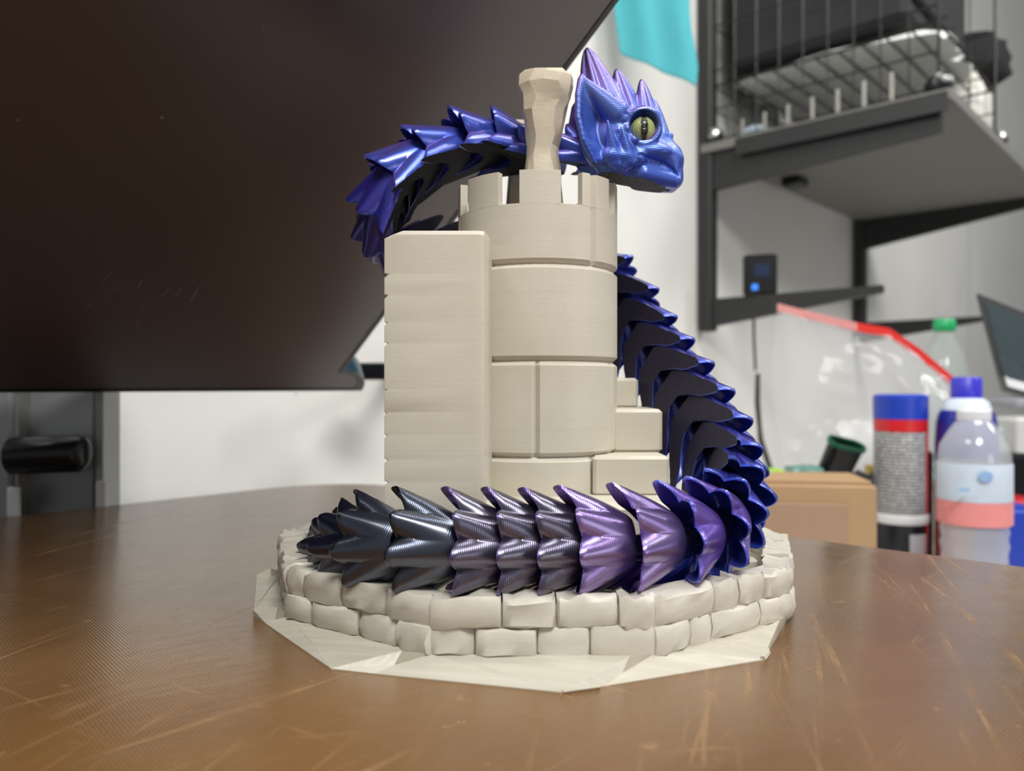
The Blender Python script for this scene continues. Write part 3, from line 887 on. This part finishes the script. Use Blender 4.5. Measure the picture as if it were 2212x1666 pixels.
# arm carrying the monitor from the wall
mb = MB(); back = cn - bdir * 4.2 + edir * 2.4 - nrm * 0.3; wl = back + Vector((-1.2, 2.2, 0)); sw = (wl - W0).dot(WN); wl = wl - WN * (sw - 0.0)
mb.tube([back, wl], 0.25, 12); part('mount_arm', mb, M_BLACK, mon)

# ------------------------------------------------------------------ grey column at the left
cb = P(110, 1000, 6.75)
colm = thing('metal_column', (cb.x, cb.y, FLOOR), 'grey metal column with a black cylinder behind the left table edge', 'column')
def seg_box(px0, px1, Zf, dz, name, mat, z0, z1, parent, bev=0.02):
    a = P(px0, 1000, Zf); b = P(px1, 1000, Zf); mb = MB()
    mb.box(((a.x + b.x) / 2, Zf + dz / 2, (z0 + z1) / 2), (b.x - a.x, dz, z1 - z0), bev=bev); return part(name, mb, mat, parent)
seg_box(-40, 22, 6.55, 0.4, 'post', M_ALU, FLOOR, 2.0, colm)
seg_box(24, 38, 6.60, 0.3, 'rib', M_STEEL, FLOOR, 2.0, colm, 0.008)
seg_box(36, 205, 6.78, 0.25, 'web_plate', M_ALU, FLOOR, 2.0, colm)
seg_box(205, 222, 6.62, 0.3, 'rib', M_ALU, FLOOR, 2.0, colm, 0.01)
mb = MB(); p0 = P(28, 985, 6.55); p1 = P(186, 980, 6.55)
mb.tube([p0, p1 - Vector((0.06, 0, 0)), p1 - Vector((0.02, 0, 0)), p1], [0.155, 0.155, 0.135, 0.09], 24); part('cylinder', mb, M_BLACKG, colm)
mb = MB(); q = P(30, 1085, 6.53); mb.box(q, (0.11, 0.03, 0.25), bev=0.01); o = part('tag_plate', mb, plain('white_plastic', srgb(245, 245, 242), 0.5), colm); o['label'] = 'small white plate'
mb = MB(); q = P(219, 1070, 6.55); mb.box(q, (0.09, 0.03, 0.24), bev=0.01); o = part('tag_plate', mb, plain('white_plastic', srgb(235, 235, 232), 0.5), colm); o['label'] = 'small white plate'
# dark box seen between monitor and castle
q = P(790, 803, 9.4); mb = MB(); mb.box(q, (0.55, 0.5, 0.2), bev=0.02)
mb.box(q + Vector((0.1, 0.9, -0.0)), (0.15, 1.6, 0.12))
single('wall_bracket', mb, M_BLACKG, q, 'small black bracket on the wall just left of the castle buttress', 'bracket')

# ------------------------------------------------------------------ wall shelving
shelf = thing('wall_shelf', WP(0, 0, 1), 'black bracket shelf with grey board on the white wall, upper right', 'shelf')
def upright(s, z0, z1):
    mb = MB(); mb.box(WP(s, 0.12, (z0 + z1) / 2), (0.34, 0.30, z1 - z0), RW, bev=0.03); part('upright', mb, M_BLACK, shelf)
upright(0, 2.18, 12.0); upright(9.4, 2.5, 12.0)
def bracket(s, zt_, L, h0, h1=0.14):
    mb = MB(); a = WP(s, 0.1, zt_); e = WP(s, L, zt_)
    mb.prism([a - WD * 0.09, e - WD * 0.09, e - WD * 0.09 - UP * h1, a - WD * 0.09 - UP * h0], WD * 0.18); part('bracket', mb, M_BLACK, shelf, 0)
bracket(0, 2.88, 3.75, 0.62); bracket(9.4, 2.92, 3.4, 0.62)
bracket(0, 6.03, 4.75, 0.80, 0.5); bracket(9.4, 6.03, 4.75, 0.9, 0.2)
mb = MB(); mb.box(WP(5.1, 2.5, 6.14), (10.6, 4.9, 0.18), RW); part('board', mb, M_SHELF, shelf)
mb = MB(); mb.box(WP(-0.24, 2.9, 6.0), (0.06, 4.0, 0.34), RW); part('edge_strip', mb, M_BLACK, shelf)
for (s, n_) in ((1.6, 0.9), (3.2, 0.7)):
    mb = MB(); mb.box(WP(s, n_, 5.94), (0.6, 0.45, 0.22), RW, bev=0.04); part('clamp', mb, M_BLACKG, shelf)

# wire grid cube on the shelf
rack = thing('wire_rack', WP(2.2, 2.5, 6.23), 'black wire grid storage cubes standing on the grey wall shelf', 'rack')
G = 4.45; zb0 = 6.28
def wire(a, b, r=0.018, name='wire'):
    mb = MB(); mb.tube([a, b], r, 5); part(name, mb, M_WIRE, rack)
levels = (zb0, 7.5, 12.2)
for s in (0.0, 4.4):
    for k in range(10):
        nn = 0.25 + k * G / 9
        wire(WP(s, nn, zb0), WP(s, nn, 12.2), 0.016 if 0 < k < 9 else 0.03)
    for z in (zb0 + 0.05, 7.0, 7.5, 8.8, 9.8):
        wire(WP(s, 0.25, z), WP(s, 0.25 + G, z), 0.03 if z in (7.5,) else 0.02)
for k in range(1, 8):
    a = WP(-0.03, 0.25 + k * G / 9 + .2, 6.3); mb = MB(); mb.tube([a, a + UP * (0.3 + 0.03 * k)], 0.042, 6); part('clip', mb, M_ROD, rack)  # short thick pale grey rods along the lower near wires
for k in range(8):     # back face
    wire(WP(k * 4.4 / 7, 0.25, zb0), WP(k * 4.4 / 7, 0.25, 11.5), 0.016)
for z in (7.0, 7.5, 8.8): wire(WP(0, 0.25, z), WP(4.4, 0.25, z))
for k in range(11): wire(WP(0, 0.25 + k * G / 10, 7.5), WP(4.4, 0.25 + k * G / 10, 7.5), 0.022)
for k in range(8): wire(WP(k * 4.4 / 7, 0.25, 7.83), WP(k * 4.4 / 7, 0.25 + G, 7.83), 0.022)
for (s, n_, z) in ((0, .25, zb0), (0, .25 + G, zb0), (4.4, .25 + G, zb0), (4.4, .25, zb0)):
    mb = MB(); mb.lathe([(0.05, -.2), (0.19, -.16), (.21, 0), (.19, .16), (.05, .2)], WP(s, n_, z + 0.1), 14, M=Matrix.Rotation(math.pi / 2, 3, 'X')); part('connector', mb, M_BLACKG, rack)
    mb = MB(); mb.lathe([(0.02, -.03), (0.06, -.02), (.06, .02), (.02, .03)], WP(s, n_, z + 0.13) - Vector((0, .22, 0)), 12, M=Matrix.Rotation(math.pi / 2, 3, 'X')); part('connector_cap', mb, M_STEEL, rack)
# things on the rack
def crumple(c, sx, sy, sz, seed, name, mat, label, cat, R=None, nx=10, ny=8):
    r = random.Random(seed); mb = MB(); rings = []
    R = R or RW
    grid = []
    for i in range(nx + 1):
        ring = []
        u = i / nx * 2 - 1
        for j in range(16):
            a = 2 * math.pi * j / 16
            k = (1 - abs(u) ** 9) ** 0.4 + 0.02
            rr = 1 + r.uniform(-0.10, 0.10)
            q_ = Vector((u * sx / 2, math.copysign(abs(math.cos(a)) ** .6, math.cos(a)) * sy / 2 * rr * k, math.copysign(abs(math.sin(a)) ** .7, math.sin(a)) * sz / 2 * rr * k + sz / 2))
            ring.append(Vector(c) + R @ q_)
        rings.append(ring)
    mb.loft(rings)
    return single(name, mb, mat, Vector(c), label, cat, 50)
M_BAG = plain('cloudy_plastic', srgb(232, 235, 233), 0.35, var=0.15)
crumple(WP(2.2, 2.5, 7.54), 4.0, 4.0, 0.22, 2, 'plastic_bag', M_BAG, 'flattened clear plastic bag lying on the wire rack level', 'bag')
mb = MB(); mb.box(WP(2.2, 2.3, 9.9), (3.9, 3.6, 4.0), RW, bev=0.12); mb.box(WP(2.2, 4.15, 9.6), (3.5, .15, 2.6), RW, bev=0.05)
single('black_case', mb, plain('black_fabric', srgb(30, 30, 32), 0.8), WP(2.2, 2.3, 7.9), 'big black case filling the wire rack above the plastic bag', 'case')
crumple(WP(5.0, 3.9, 6.25), 1.1, 1.0, 1.9, 5, 'paper_sleeve', plain('white_sleeve', srgb(200, 198, 190), 0.4), 'whitish crumpled sleeve standing right of the wire rack', 'sleeve')
crumple(WP(5.9, 3.4, 8.25), 1.9, 2.4, 1.0, 6, 'black_cloth', plain('black_cloth', srgb(26, 26, 27), 0.9), 'black cloth bundle above the whitish sleeve, top right', 'cloth')
crumple(WP(0.55, 1.0, 6.24), .5, .6, .34, 7, 'blue_wad', plain('pale_blue', srgb(176, 192, 206), 0.5), 'small pale blue wad at the left corner of the wire rack', 'wad')
crumple(WP(7.4, 3.8, 6.24), 1.6, .7, .55, 8, 'beige_bundle', plain('beige', srgb(176, 142, 112), 0.6), 'small beige bundle on the shelf end at the right picture edge', 'bundle')

# device standing on the lower bracket, with its cable
dv = WP(0.0, 1.32, 2.88)
dev = thing('small_device', dv, 'small black device with blue indicator on the lower left shelf bracket', 'device')
RD = Matrix.Rotation(math.radians(-18), 3, 'Z')
mb = MB(); mb.box(dv + UP * 0.42, (0.68, 0.22, 0.84), RD, bev=0.04); part('case', mb, M_BLACKG, dev)
tl = NT('blue_indicator'); tl.set(Base_Color=srgb(40, 110, 220), Emission_Color=srgb(60, 140, 255), Emission_Strength=0.6)
mb = MB(); mb.box(dv + UP * 0.16 + RD @ Vector((-0.1, -0.12, 0)), (0.12, 0.03, 0.12), RD); part('indicator', mb, tl.m, dev)
mb = MB(); mb.box(dv + UP * 0.5 + RD @ Vector((0.04, -0.115, 0)), (0.3, 0.02, 0.26), RD); part('display', mb, plain('dark_blue_display', srgb(30, 44, 70), 0.2), dev)
mb = MB(); mb.tube([P(1628, 680, 16.9), P(1629, 740, 16.9), P(1632, 800, 17.1)], 0.03, 6)
mb.tube([P(1637, 808, 17.0), P(1636, 870, 16.9), P(1643, 950, 16.8), P(1663, 1012, 16.6), P(1668, 1085, 16.4)], [0.05, .06, .06, .06, .05], 8)
single('power_cable', mb, M_BLACK, P(1640, 1085, 16.4), 'black cable hanging down the wall under the small device', 'cable')

# teal cloth
pl = [P(1500, -260, 14.2), P(1488, 0, 14.2), P(1494, 60, 14.0), P(1500, 125, 13.9), P(1511, 165, 13.8), P(1509, 180, 13.8), P(1470, 184, 13.8), P(1400, 152, 13.9), P(1340, 112, 14.0), P(1300, 60, 14.1), P(1290, -260, 14.2)]
mb = MB(); top_ = []
NG = 26
left = [P(1290 + 50 * t, -260 + 372 * t, 14.1) for t in np.linspace(0, 1, 12)]
right = [P(a, b, 13.9) for a, b in zip(np.interp(np.linspace(0, 1, 12), [0, .6, .75, .9, 1], [1500, 1489, 1495, 1509, 1505]), np.linspace(-260, 183, 12))]
rg_ = []
for a, b in zip(left, right):
    rg_.append([a.lerp(b, j / NG) + Vector((0, 0.035 * math.sin(j * 0.5), 0)) for j in range(NG + 1)] + [a.lerp(b, j / NG) + Vector((0, 0.06 + 0.035 * math.sin(j * 0.5), 0)) for j in range(NG, -1, -1)])
mb.loft(rg_)
single('teal_cloth', mb, plain('teal_fabric', srgb(66, 158, 168), 0.8, var=0.06), P(1480, 0, 14.0), 'teal cloth hanging between monitor corner and black shelf upright', 'cloth')

# ------------------------------------------------------------------ side counter and clutter
ct = thing('side_counter', WP(0, 4.6, FLOOR), 'low white side counter along the wall behind the table, under the clutter', 'counter')
mb = MB(); mb.box(WP(4.0, 5.2, COUNTER - 0.15), (27.6, 10.2, 0.3), RW, bev=0.03); part('counter_top', mb, plain('white_counter', srgb(214, 212, 208), 0.5), ct)
for (s, n_) in ((-9, 1), (-9, 9.6), (17, 1), (17, 9.6)):
    mb = MB(); mb.box(WP(s, n_, (FLOOR + COUNTER - .3) / 2), (0.4, 0.4, COUNTER - .3 - FLOOR), RW); part('leg', mb, M_BLACK, ct)
K = COUNTER
# cardboard box
bc = P(1715, 1100, 9.4); bc.z = K
box = thing('cardboard_box', bc, 'brown cardboard box on the counter left of the spray can', 'box')
RB = Matrix.Rotation(math.radians(-9), 3, 'Z')
ztop = 1 - (1045 - 833) / F * 9.0
M_CARD = plain('brown_cardboard', srgb(168, 136, 100), 0.75, var=0.06)
M_CARD2 = plain('kraft_panel', srgb(160, 130, 106), 0.8, var=0.05)
hb = ztop - K
mb = MB(); mb.box(bc + Vector((0, 0, hb / 2)), (1.60, 1.0, hb), RB, bev=0.025); part('carton', mb, M_CARD, box)
mb = MB(); mb.box(bc + RB @ Vector((-0.1, -0.51, hb / 2 - .06)), (1.15, 0.03, hb - .3), RB, bev=0.01); part('front_panel', mb, M_CARD2, box)
mb = MB(); mb.box(bc + Vector((0, 0, hb + .02)), (1.5, 0.9, .05), RB, bev=0.01); part('lid_flap', mb, M_CARD, box)

# spray can
sc_ = P(1945, 1000, 10.6); sc_.z = K; r_ = 0.335
can = thing('spray_can', sc_, 'spray can with blue cap, red band and grey printed label', 'can')
zt_ = 1 - (852 - 833) / F * 10.6; zcap = 1 - (905 - 833) / F * 10.6; zr = 1 - (926 - 833) / F * 10.6
def m_can():
    t = NT('can_print'); c = t.coord(); sp = t.n('ShaderNodeSeparateXYZ'); t.l(c, sp.inputs[0])
    ln = t.wave(7.0, c, 0.0, 'Z'); nz = t.noise(34, 2, .7, c)
    txt = t.math('MULTIPLY', t.math('GREATER_THAN', ln, 0.55), t.math('GREATER_THAN', nz, 0.46))
    g = t.mix(txt, srgb(176, 176, 176), srgb(62, 62, 66))
    side = t.math('GREATER_THAN', sp.outputs['X'], 0.205)
    g = t.mix(side, g, srgb(205, 30, 38))
    lowr = t.math('LESS_THAN', sp.outputs['Z'], 0.98); bl = t.math('MULTIPLY', lowr, t.math('LESS_THAN', sp.outputs['X'], 0.205))
    g = t.mix(bl, g, srgb(24, 26, 34))
    wp = t.math('MULTIPLY', t.math('LESS_THAN', sp.outputs['Z'], 0.80), t.math('MULTIPLY', t.math('GREATER_THAN', sp.outputs['X'], -0.04), t.math('LESS_THAN', sp.outputs['X'], 0.205)))
    g = t.mix(wp, g, srgb(205, 205, 205))
    t.set(Base_Color=g, Roughness=0.3); return t.m
mb = MB(); mb.lathe([(r_ - .03, K), (r_, K + .04), (r_, zr - .02), (r_ - .004, zr)], (sc_.x, sc_.y, 0), 40); part('can_body', mb, m_can(), can)
mb = MB(); mb.lathe([(r_ + .003, zr - .03), (r_ + .003, zcap), (r_ - .02, zcap + .02)], (sc_.x, sc_.y, 0), 40); part('red_band', mb, plain('red_print', srgb(206, 34, 40), 0.3), can)
mb = MB(); mb.lathe([(r_ + .006, zcap), (r_ + .006, zt_ - .03), (r_ - .03, zt_)], (sc_.x, sc_.y, 0), 40); part('cap', mb, plain('blue_cap', srgb(30, 62, 178), 0.35), can)
mb = MB(); mb.lathe([(r_ + .004, K + .92), (r_ + .014, K + .95), (r_ + .014, K + 1.02), (r_ + .004, K + 1.05)], (sc_.x, sc_.y, 0), 40); part('white_stripe', mb, plain('white_print', srgb(225, 225, 225), 0.4), can)

# clear water bottle
def m_clear(name, col, alpha):
    t = NT(name); t.set(Base_Color=col, Roughness=0.12, Alpha=alpha, Specular_IOR_Level=0.9, Coat_Weight=0.6)
    return t.m
M_CLEAR = m_clear('clear_plastic', srgb(214, 216, 222), 0.42)
wb = P(2104, 1000, 8.7); wb.z = K; r_ = 0.36
bottle = thing('water_bottle', wb, 'clear ribbed water bottle with blue, white and red label', 'bottle')
def bz(py): return 1 - (py - 833) / F * 8.7
prof = [(.25, K), (.33, K + .05), (.35, K + .2), (.32, K + .3), (.35, K + .4), (.32, K + .5), (.345, K + .62)]
prof += [(.325, bz(1190)), (.345, bz(1175)), (.325, bz(1160)), (.345, bz(1145)), (.325, bz(1130)), (.35, bz(1118)), (.36, bz(1090)), (.365, bz(1000)), (.36, bz(985)), (.34, bz(960)), (.27, bz(935)), (.2, bz(915)), (.15, bz(905)), (.145, bz(890))]
mb = MB(); mb.lathe(prof, (wb.x, wb.y, 0), 40); part('bottle_body', mb, M_CLEAR, bottle)
mb = MB(); mb.lathe([(.368, bz(1078)), (.372, bz(1075)), (.372, bz(1002)), (.368, bz(998))], (wb.x, wb.y, 0), 40, cap=False); part('label', mb, plain('pale_blue_label', srgb(200, 212, 226), 0.4, var=.08), bottle)
mb = MB(); mb.lathe([(.35, bz(1130)), (.371, bz(1127)), (.372, bz(1078))], (wb.x, wb.y, 0), 40, cap=False); part('label_band', mb, plain('red_label', srgb(226, 140, 138), 0.4, var=.15), bottle)
mb = MB(); mb.lathe([(.165, bz(908)), (.17, bz(905)), (.17, bz(888)), (.15, bz(884))], (wb.x, wb.y, 0), 28); part('cap', mb, plain('white_cap', srgb(222, 222, 226), 0.4), bottle)
for (px, py, w_, h_, cc) in ((2128, 1030, .15, .07, (138, 172, 212)), (2080, 1058, .14, .03, (150, 178, 208))):
    c0 = P(px, py, 8.33); mb = MB(); mb.lathe([(0.5, -.01), (.5, .01)], (0, 0, 0), 20)
    for i, v in enumerate(mb.v): mb.v[i] = Vector((c0.x + v.x * w_, c0.y - .01 + v.z, c0.z + v.y * h_ * 1.6))
    part('label_emblem', mb, plain('blue_print', srgb(*cc), .4), bottle)

# blue bottle behind
bb = P(2087, 1000, 10.3); bb.z = K
bt = thing('blue_bottle', bb, 'dark blue bottle with violet-blue cap behind the clear water bottle', 'bottle')
def cz(py): return 1 - (py - 833) / F * 10.3
mb = MB(); mb.lathe([(.34, K), (.37, K + .05), (.37, cz(960)), (.355, cz(915)), (.33, cz(895)), (.29, cz(884))], (bb.x, bb.y, 0), 36); part('bottle_body', mb, plain('deep_blue_plastic', srgb(34, 40, 140), 0.3), bt)
mb = MB(); mb.lathe([(.30, cz(886)), (.26, cz(868)), (.19, cz(860))], (bb.x, bb.y, 0), 36); part('collar', mb, plain('pale_collar', srgb(205, 215, 228), 0.3), bt)
mb = MB(); mb.lathe([(.185, cz(862)), (.185, cz(820)), (.16, cz(815))], (bb.x, bb.y, 0), 30); part('cap', mb, plain('violet_blue_cap', srgb(54, 50, 190), 0.35), bt)
mb = MB(); mb.lathe([(.374, K + .2), (.374, cz(1040))], (bb.x, bb.y, 0), 36, cap=False); part('label', mb, plain('orange_red_label', srgb(150, 78, 62), 0.4, var=.4, nscale=3), bt)

# green-capped clear bottle further back
gb = P(2040, 900, 14.0); gb.z = K
gt = thing('green_capped_bottle', gb, 'clear bottle with bright green cap standing behind the blue bottle', 'bottle')
def dz(py): return 1 - (py - 833) / F * 14.0
mb = MB(); mb.lathe([(.36, K), (.42, K + .1), (.42, dz(850)), (.40, dz(810)), (.30, dz(760)), (.17, dz(730)), (.14, dz(716))], (gb.x, gb.y, 0), 32); part('bottle_body', mb, m_clear('clear_green_tint', srgb(190, 205, 200), 0.22), gt)
mb = MB(); mb.lathe([(.17, dz(716)), (.185, dz(712)), (.185, dz(694)), (.16, dz(690))], (gb.x, gb.y, 0), 24); part('cap', mb, plain('green_cap', srgb(28, 160, 96), 0.35), gt)

# black container with green rim, tilted
gc = P(1808, 1040, 10.8)
cont = thing('green_rimmed_container', P(1790, 1045, 10.8), 'tilted black container with dark green rim lying behind the cardboard box', 'container')
RT = Matrix.Rotation(math.radians(14), 3, 'Y') @ Matrix.Rotation(math.radians(24), 3, 'X')
def stad(w_, d_, z, n=24):
    o_ = []
    for j in range(n):
        a = 2 * math.pi * j / n
        o_.append(Vector(((w_ - d_) * (1 if math.cos(a) > 0 else -1) + d_ * math.cos(a), d_ * math.sin(a), z)))
    return o_
cc_ = P(1800, 1022, 10.8)
def T_(r): return [cc_ + RT @ p for p in r]
mb = MB(); mb.loft([T_(stad(.21, .10, -0.35)), T_(stad(.24, .13, 0.45)), T_(stad(.21, .10, 0.45)), T_(stad(.18, .08, -.2))], cap0=True, cap1=True); part('container_body', mb, M_BLACKG, cont)
mb = MB(); mb.loft([T_(stad(.245, .135, .42)), T_(stad(.265, .15, .44)), T_(stad(.265, .15, .49)), T_(stad(.235, .125, .49)), T_(stad(.235, .125, .42))], cap0=False, cap1=False); part('rim', mb, plain('dark_green_plastic', srgb(14, 92, 62), 0.35), cont)

# clear storage bag with a red zip strip
bagp = [(1680, 664, 13.0), (1760, 684, 12.6), (1850, 706, 12.2), (1920, 718, 11.9), (1985, 762, 11.6), (2062, 828, 11.3), (2110, 866, 11.2), (2142, 896, 11.2)]
top_pts = [P(*b) for b in bagp]
bag = thing('zip_bag', Vector((top_pts[3].x, top_pts[3].y, K)), 'large clear zip bag with red closure strip standing behind the spray can', 'bag')
r = random.Random(4); mb = MB(); rows = []
NB = 28
def lerp_pts(pl_, t):
    f = t * (len(pl_) - 1); i = min(int(f), len(pl_) - 2); return pl_[i].lerp(pl_[i + 1], f - i)
bot = [P(1700, 1040, 12.6), P(1760, 1045, 12.2), P(1830, 1048, 12.0), P(1900, 1050, 11.7), P(1960, 1055, 11.5), P(2020, 1060, 11.3), P(2070, 1060, 11.2), P(2110, 1060, 11.2)]
fr = []; 
for i in range(NB + 1):
    t = i / NB; row = []
    for j in range(NB + 1):
        u = j / NB; a = lerp_pts(top_pts, u); b = lerp_pts(bot, u)
        p = a.lerp(b, t) + Vector((0, 0.25 * math.sin(math.pi * t) * -1 + 0.10 * math.sin(u * 17 + t * 6) * t + r.uniform(-.03, .03), 0))
        row.append(p)
    fr.append(row)
rows = [ [p for p in row] + [p + Vector((0.0, 0.02 + 0.7 * math.sin(math.pi * min(1, i / NB * 1.0)) , 0)) for p in reversed(row)] for i, row in enumerate(fr)]
mb.loft(rows, cap0=False, cap1=False); part('bag_film', mb, m_clear('clear_film', srgb(226, 228, 230), 0.18), bag, 60)
M_RED = plain('red_strip', srgb(226, 52, 46), 0.35)
for (i0, i1, al) in ((0, 2, 0.5), (2, 7, 1)):
    mb = MB(); pl_ = top_pts[i0:i1 + 1]
    mb.loft([[p + Vector((0, -.03, .06)), p + Vector((0, .03, .06)), p + Vector((0, .03, -.07)), p + Vector((0, -.03, -.07))] for p in pl_])
    part('zip_strip', mb, M_RED if al == 1 else plain('pale_red_strip', srgb(222, 150, 148), 0.4), bag)

# laptop / display at the right
lp = P(2150, 850, 13.6); lp.z = K
lap = thing('display_panel', lp, 'dark display panel leaning at the right picture edge', 'display')
pa = [P(2112, 634, 13.4), P(2216, 676, 13.0), P(2330, 722, 12.6), P(2360, 900, 12.4), P(2168, 846, 13.0), P(2158, 812, 13.1)]
def inset_poly(pl_, k): c = sum(pl_, Vector()) / len(pl_); return [p + (c - p) * k for p in pl_]
mb = MB(); mb.prism(pa, (0.12, 0.25, 0)); part('frame', mb, M_BLACK, lap, 0)
mb = MB(); mb.prism([p + Vector((-.01, -.03, 0)) for p in inset_poly(pa, .14)], (0, 0.03, 0)); part('screen', mb, plain('dim_screen', srgb(58, 70, 74), 0.2), lap, 0)
mb = MB(); mb.box(P(2225, 870, 12.9), (1.0, 0.9, .14), bev=.03); mb.box(Vector((lp.x + .9, lp.y - .5, (K + .6) / 2)), (.5, .5, .6 - K), bev=.03); part('stand', mb, plain('grey_plastic', srgb(150, 152, 160), 0.5), lap)

# more clutter on the counter
def clutter(px0, px1, py0, Z, d, mat, name, label, cat, rot=0.0, bev=0.03, lift=None):
    a = P(px0, py0, Z); b = P(px1, py0, Z); z1 = a.z; z0 = K if lift is None else lift
    c = Vector(((a.x + b.x) / 2, Z + d / 2, (z0 + z1) / 2)); mb = MB()
    mb.box(c, (b.x - a.x, d, z1 - z0), Matrix.Rotation(rot, 3, 'Z'), bev=bev)
    # recessed rim detail on the top
    mb.box(c + UP * ((z1 - z0) / 2 + .01), ((b.x - a.x) * .8, d * .8, .03), Matrix.Rotation(rot, 3, 'Z'))
    return single(name, mb, mat, Vector((c.x, c.y, z0)), label, cat)
clutter(2160, 2260, 1103, 9.2, 0.5, plain('blue_box', srgb(28, 60, 170), .4), 'blue_box', 'bright blue box right of the clear water bottle', 'box')
clutter(2150, 2250, 1082, 10.8, .6, plain('red_tray', srgb(190, 36, 44), .4), 'red_box', 'thin red-topped box behind the bright blue box', 'box')
clutter(2125, 2170, 925, 11.6, .5, plain('grey_tub', srgb(168, 176, 176), .5), 'grey_tub', 'light grey tub right of the blue bottle', 'tub', rot=.2)
clutter(2172, 2240, 985, 11.2, .7, M_BLACKG, 'black_box', 'black box between grey tub and picture edge', 'box')
clutter(2196, 2260, 905, 12.0, .6, plain('white_box', srgb(200, 200, 198), .5), 'white_box', 'white box beneath the leaning display', 'box')
clutter(2005, 2016, 980, 10.9, .3, M_BLACKG, 'black_bar', 'narrow black bar between spray can and water bottle', 'bar', bev=0.005)
clutter(1880, 1900, 1010, 11.4, .2, plain('yellow_edge', srgb(176, 150, 60), .5), 'yellow_box', 'narrow yellowish box edge left of the spray can', 'box', bev=0.01)
q = P(1668, 1040, 10.2); crumple(Vector((q.x, q.y, q.z - .04)), .34, .3, .2, 9, 'lime_wrapper', plain('lime_green', srgb(150, 205, 50), .35), 'small lime green wrapper at the left back of the cardboard box', 'wrapper', Matrix.Identity(3))
q = P(1735, 1035, 10.6); crumple(Vector((q.x, q.y, q.z - .08)), .5, .4, .26, 10, 'foil_wrapper', plain('dull_teal_film', srgb(96, 140, 130), .25), 'crumpled teal and clear wrapper beside the green-rimmed container', 'wrapper', Matrix.Identity(3))
q = P(1850, 1000, 13.2); crumple(Vector((q.x, q.y, K)), .9, .6, 2.1, 12, 'white_bag', plain('white_plastic_bag', srgb(214, 214, 212), .45), 'white plastic bag standing inside the clutter left of the spray can', 'bag', Matrix.Identity(3))
q = P(1840, 1035, 11.2); crumple(Vector((q.x, q.y, K)), .8, .6, 1.5, 13, 'dark_bundle', M_BLACK, 'low dark bundle behind the cardboard box, left of the spray can', 'bundle', Matrix.Identity(3))
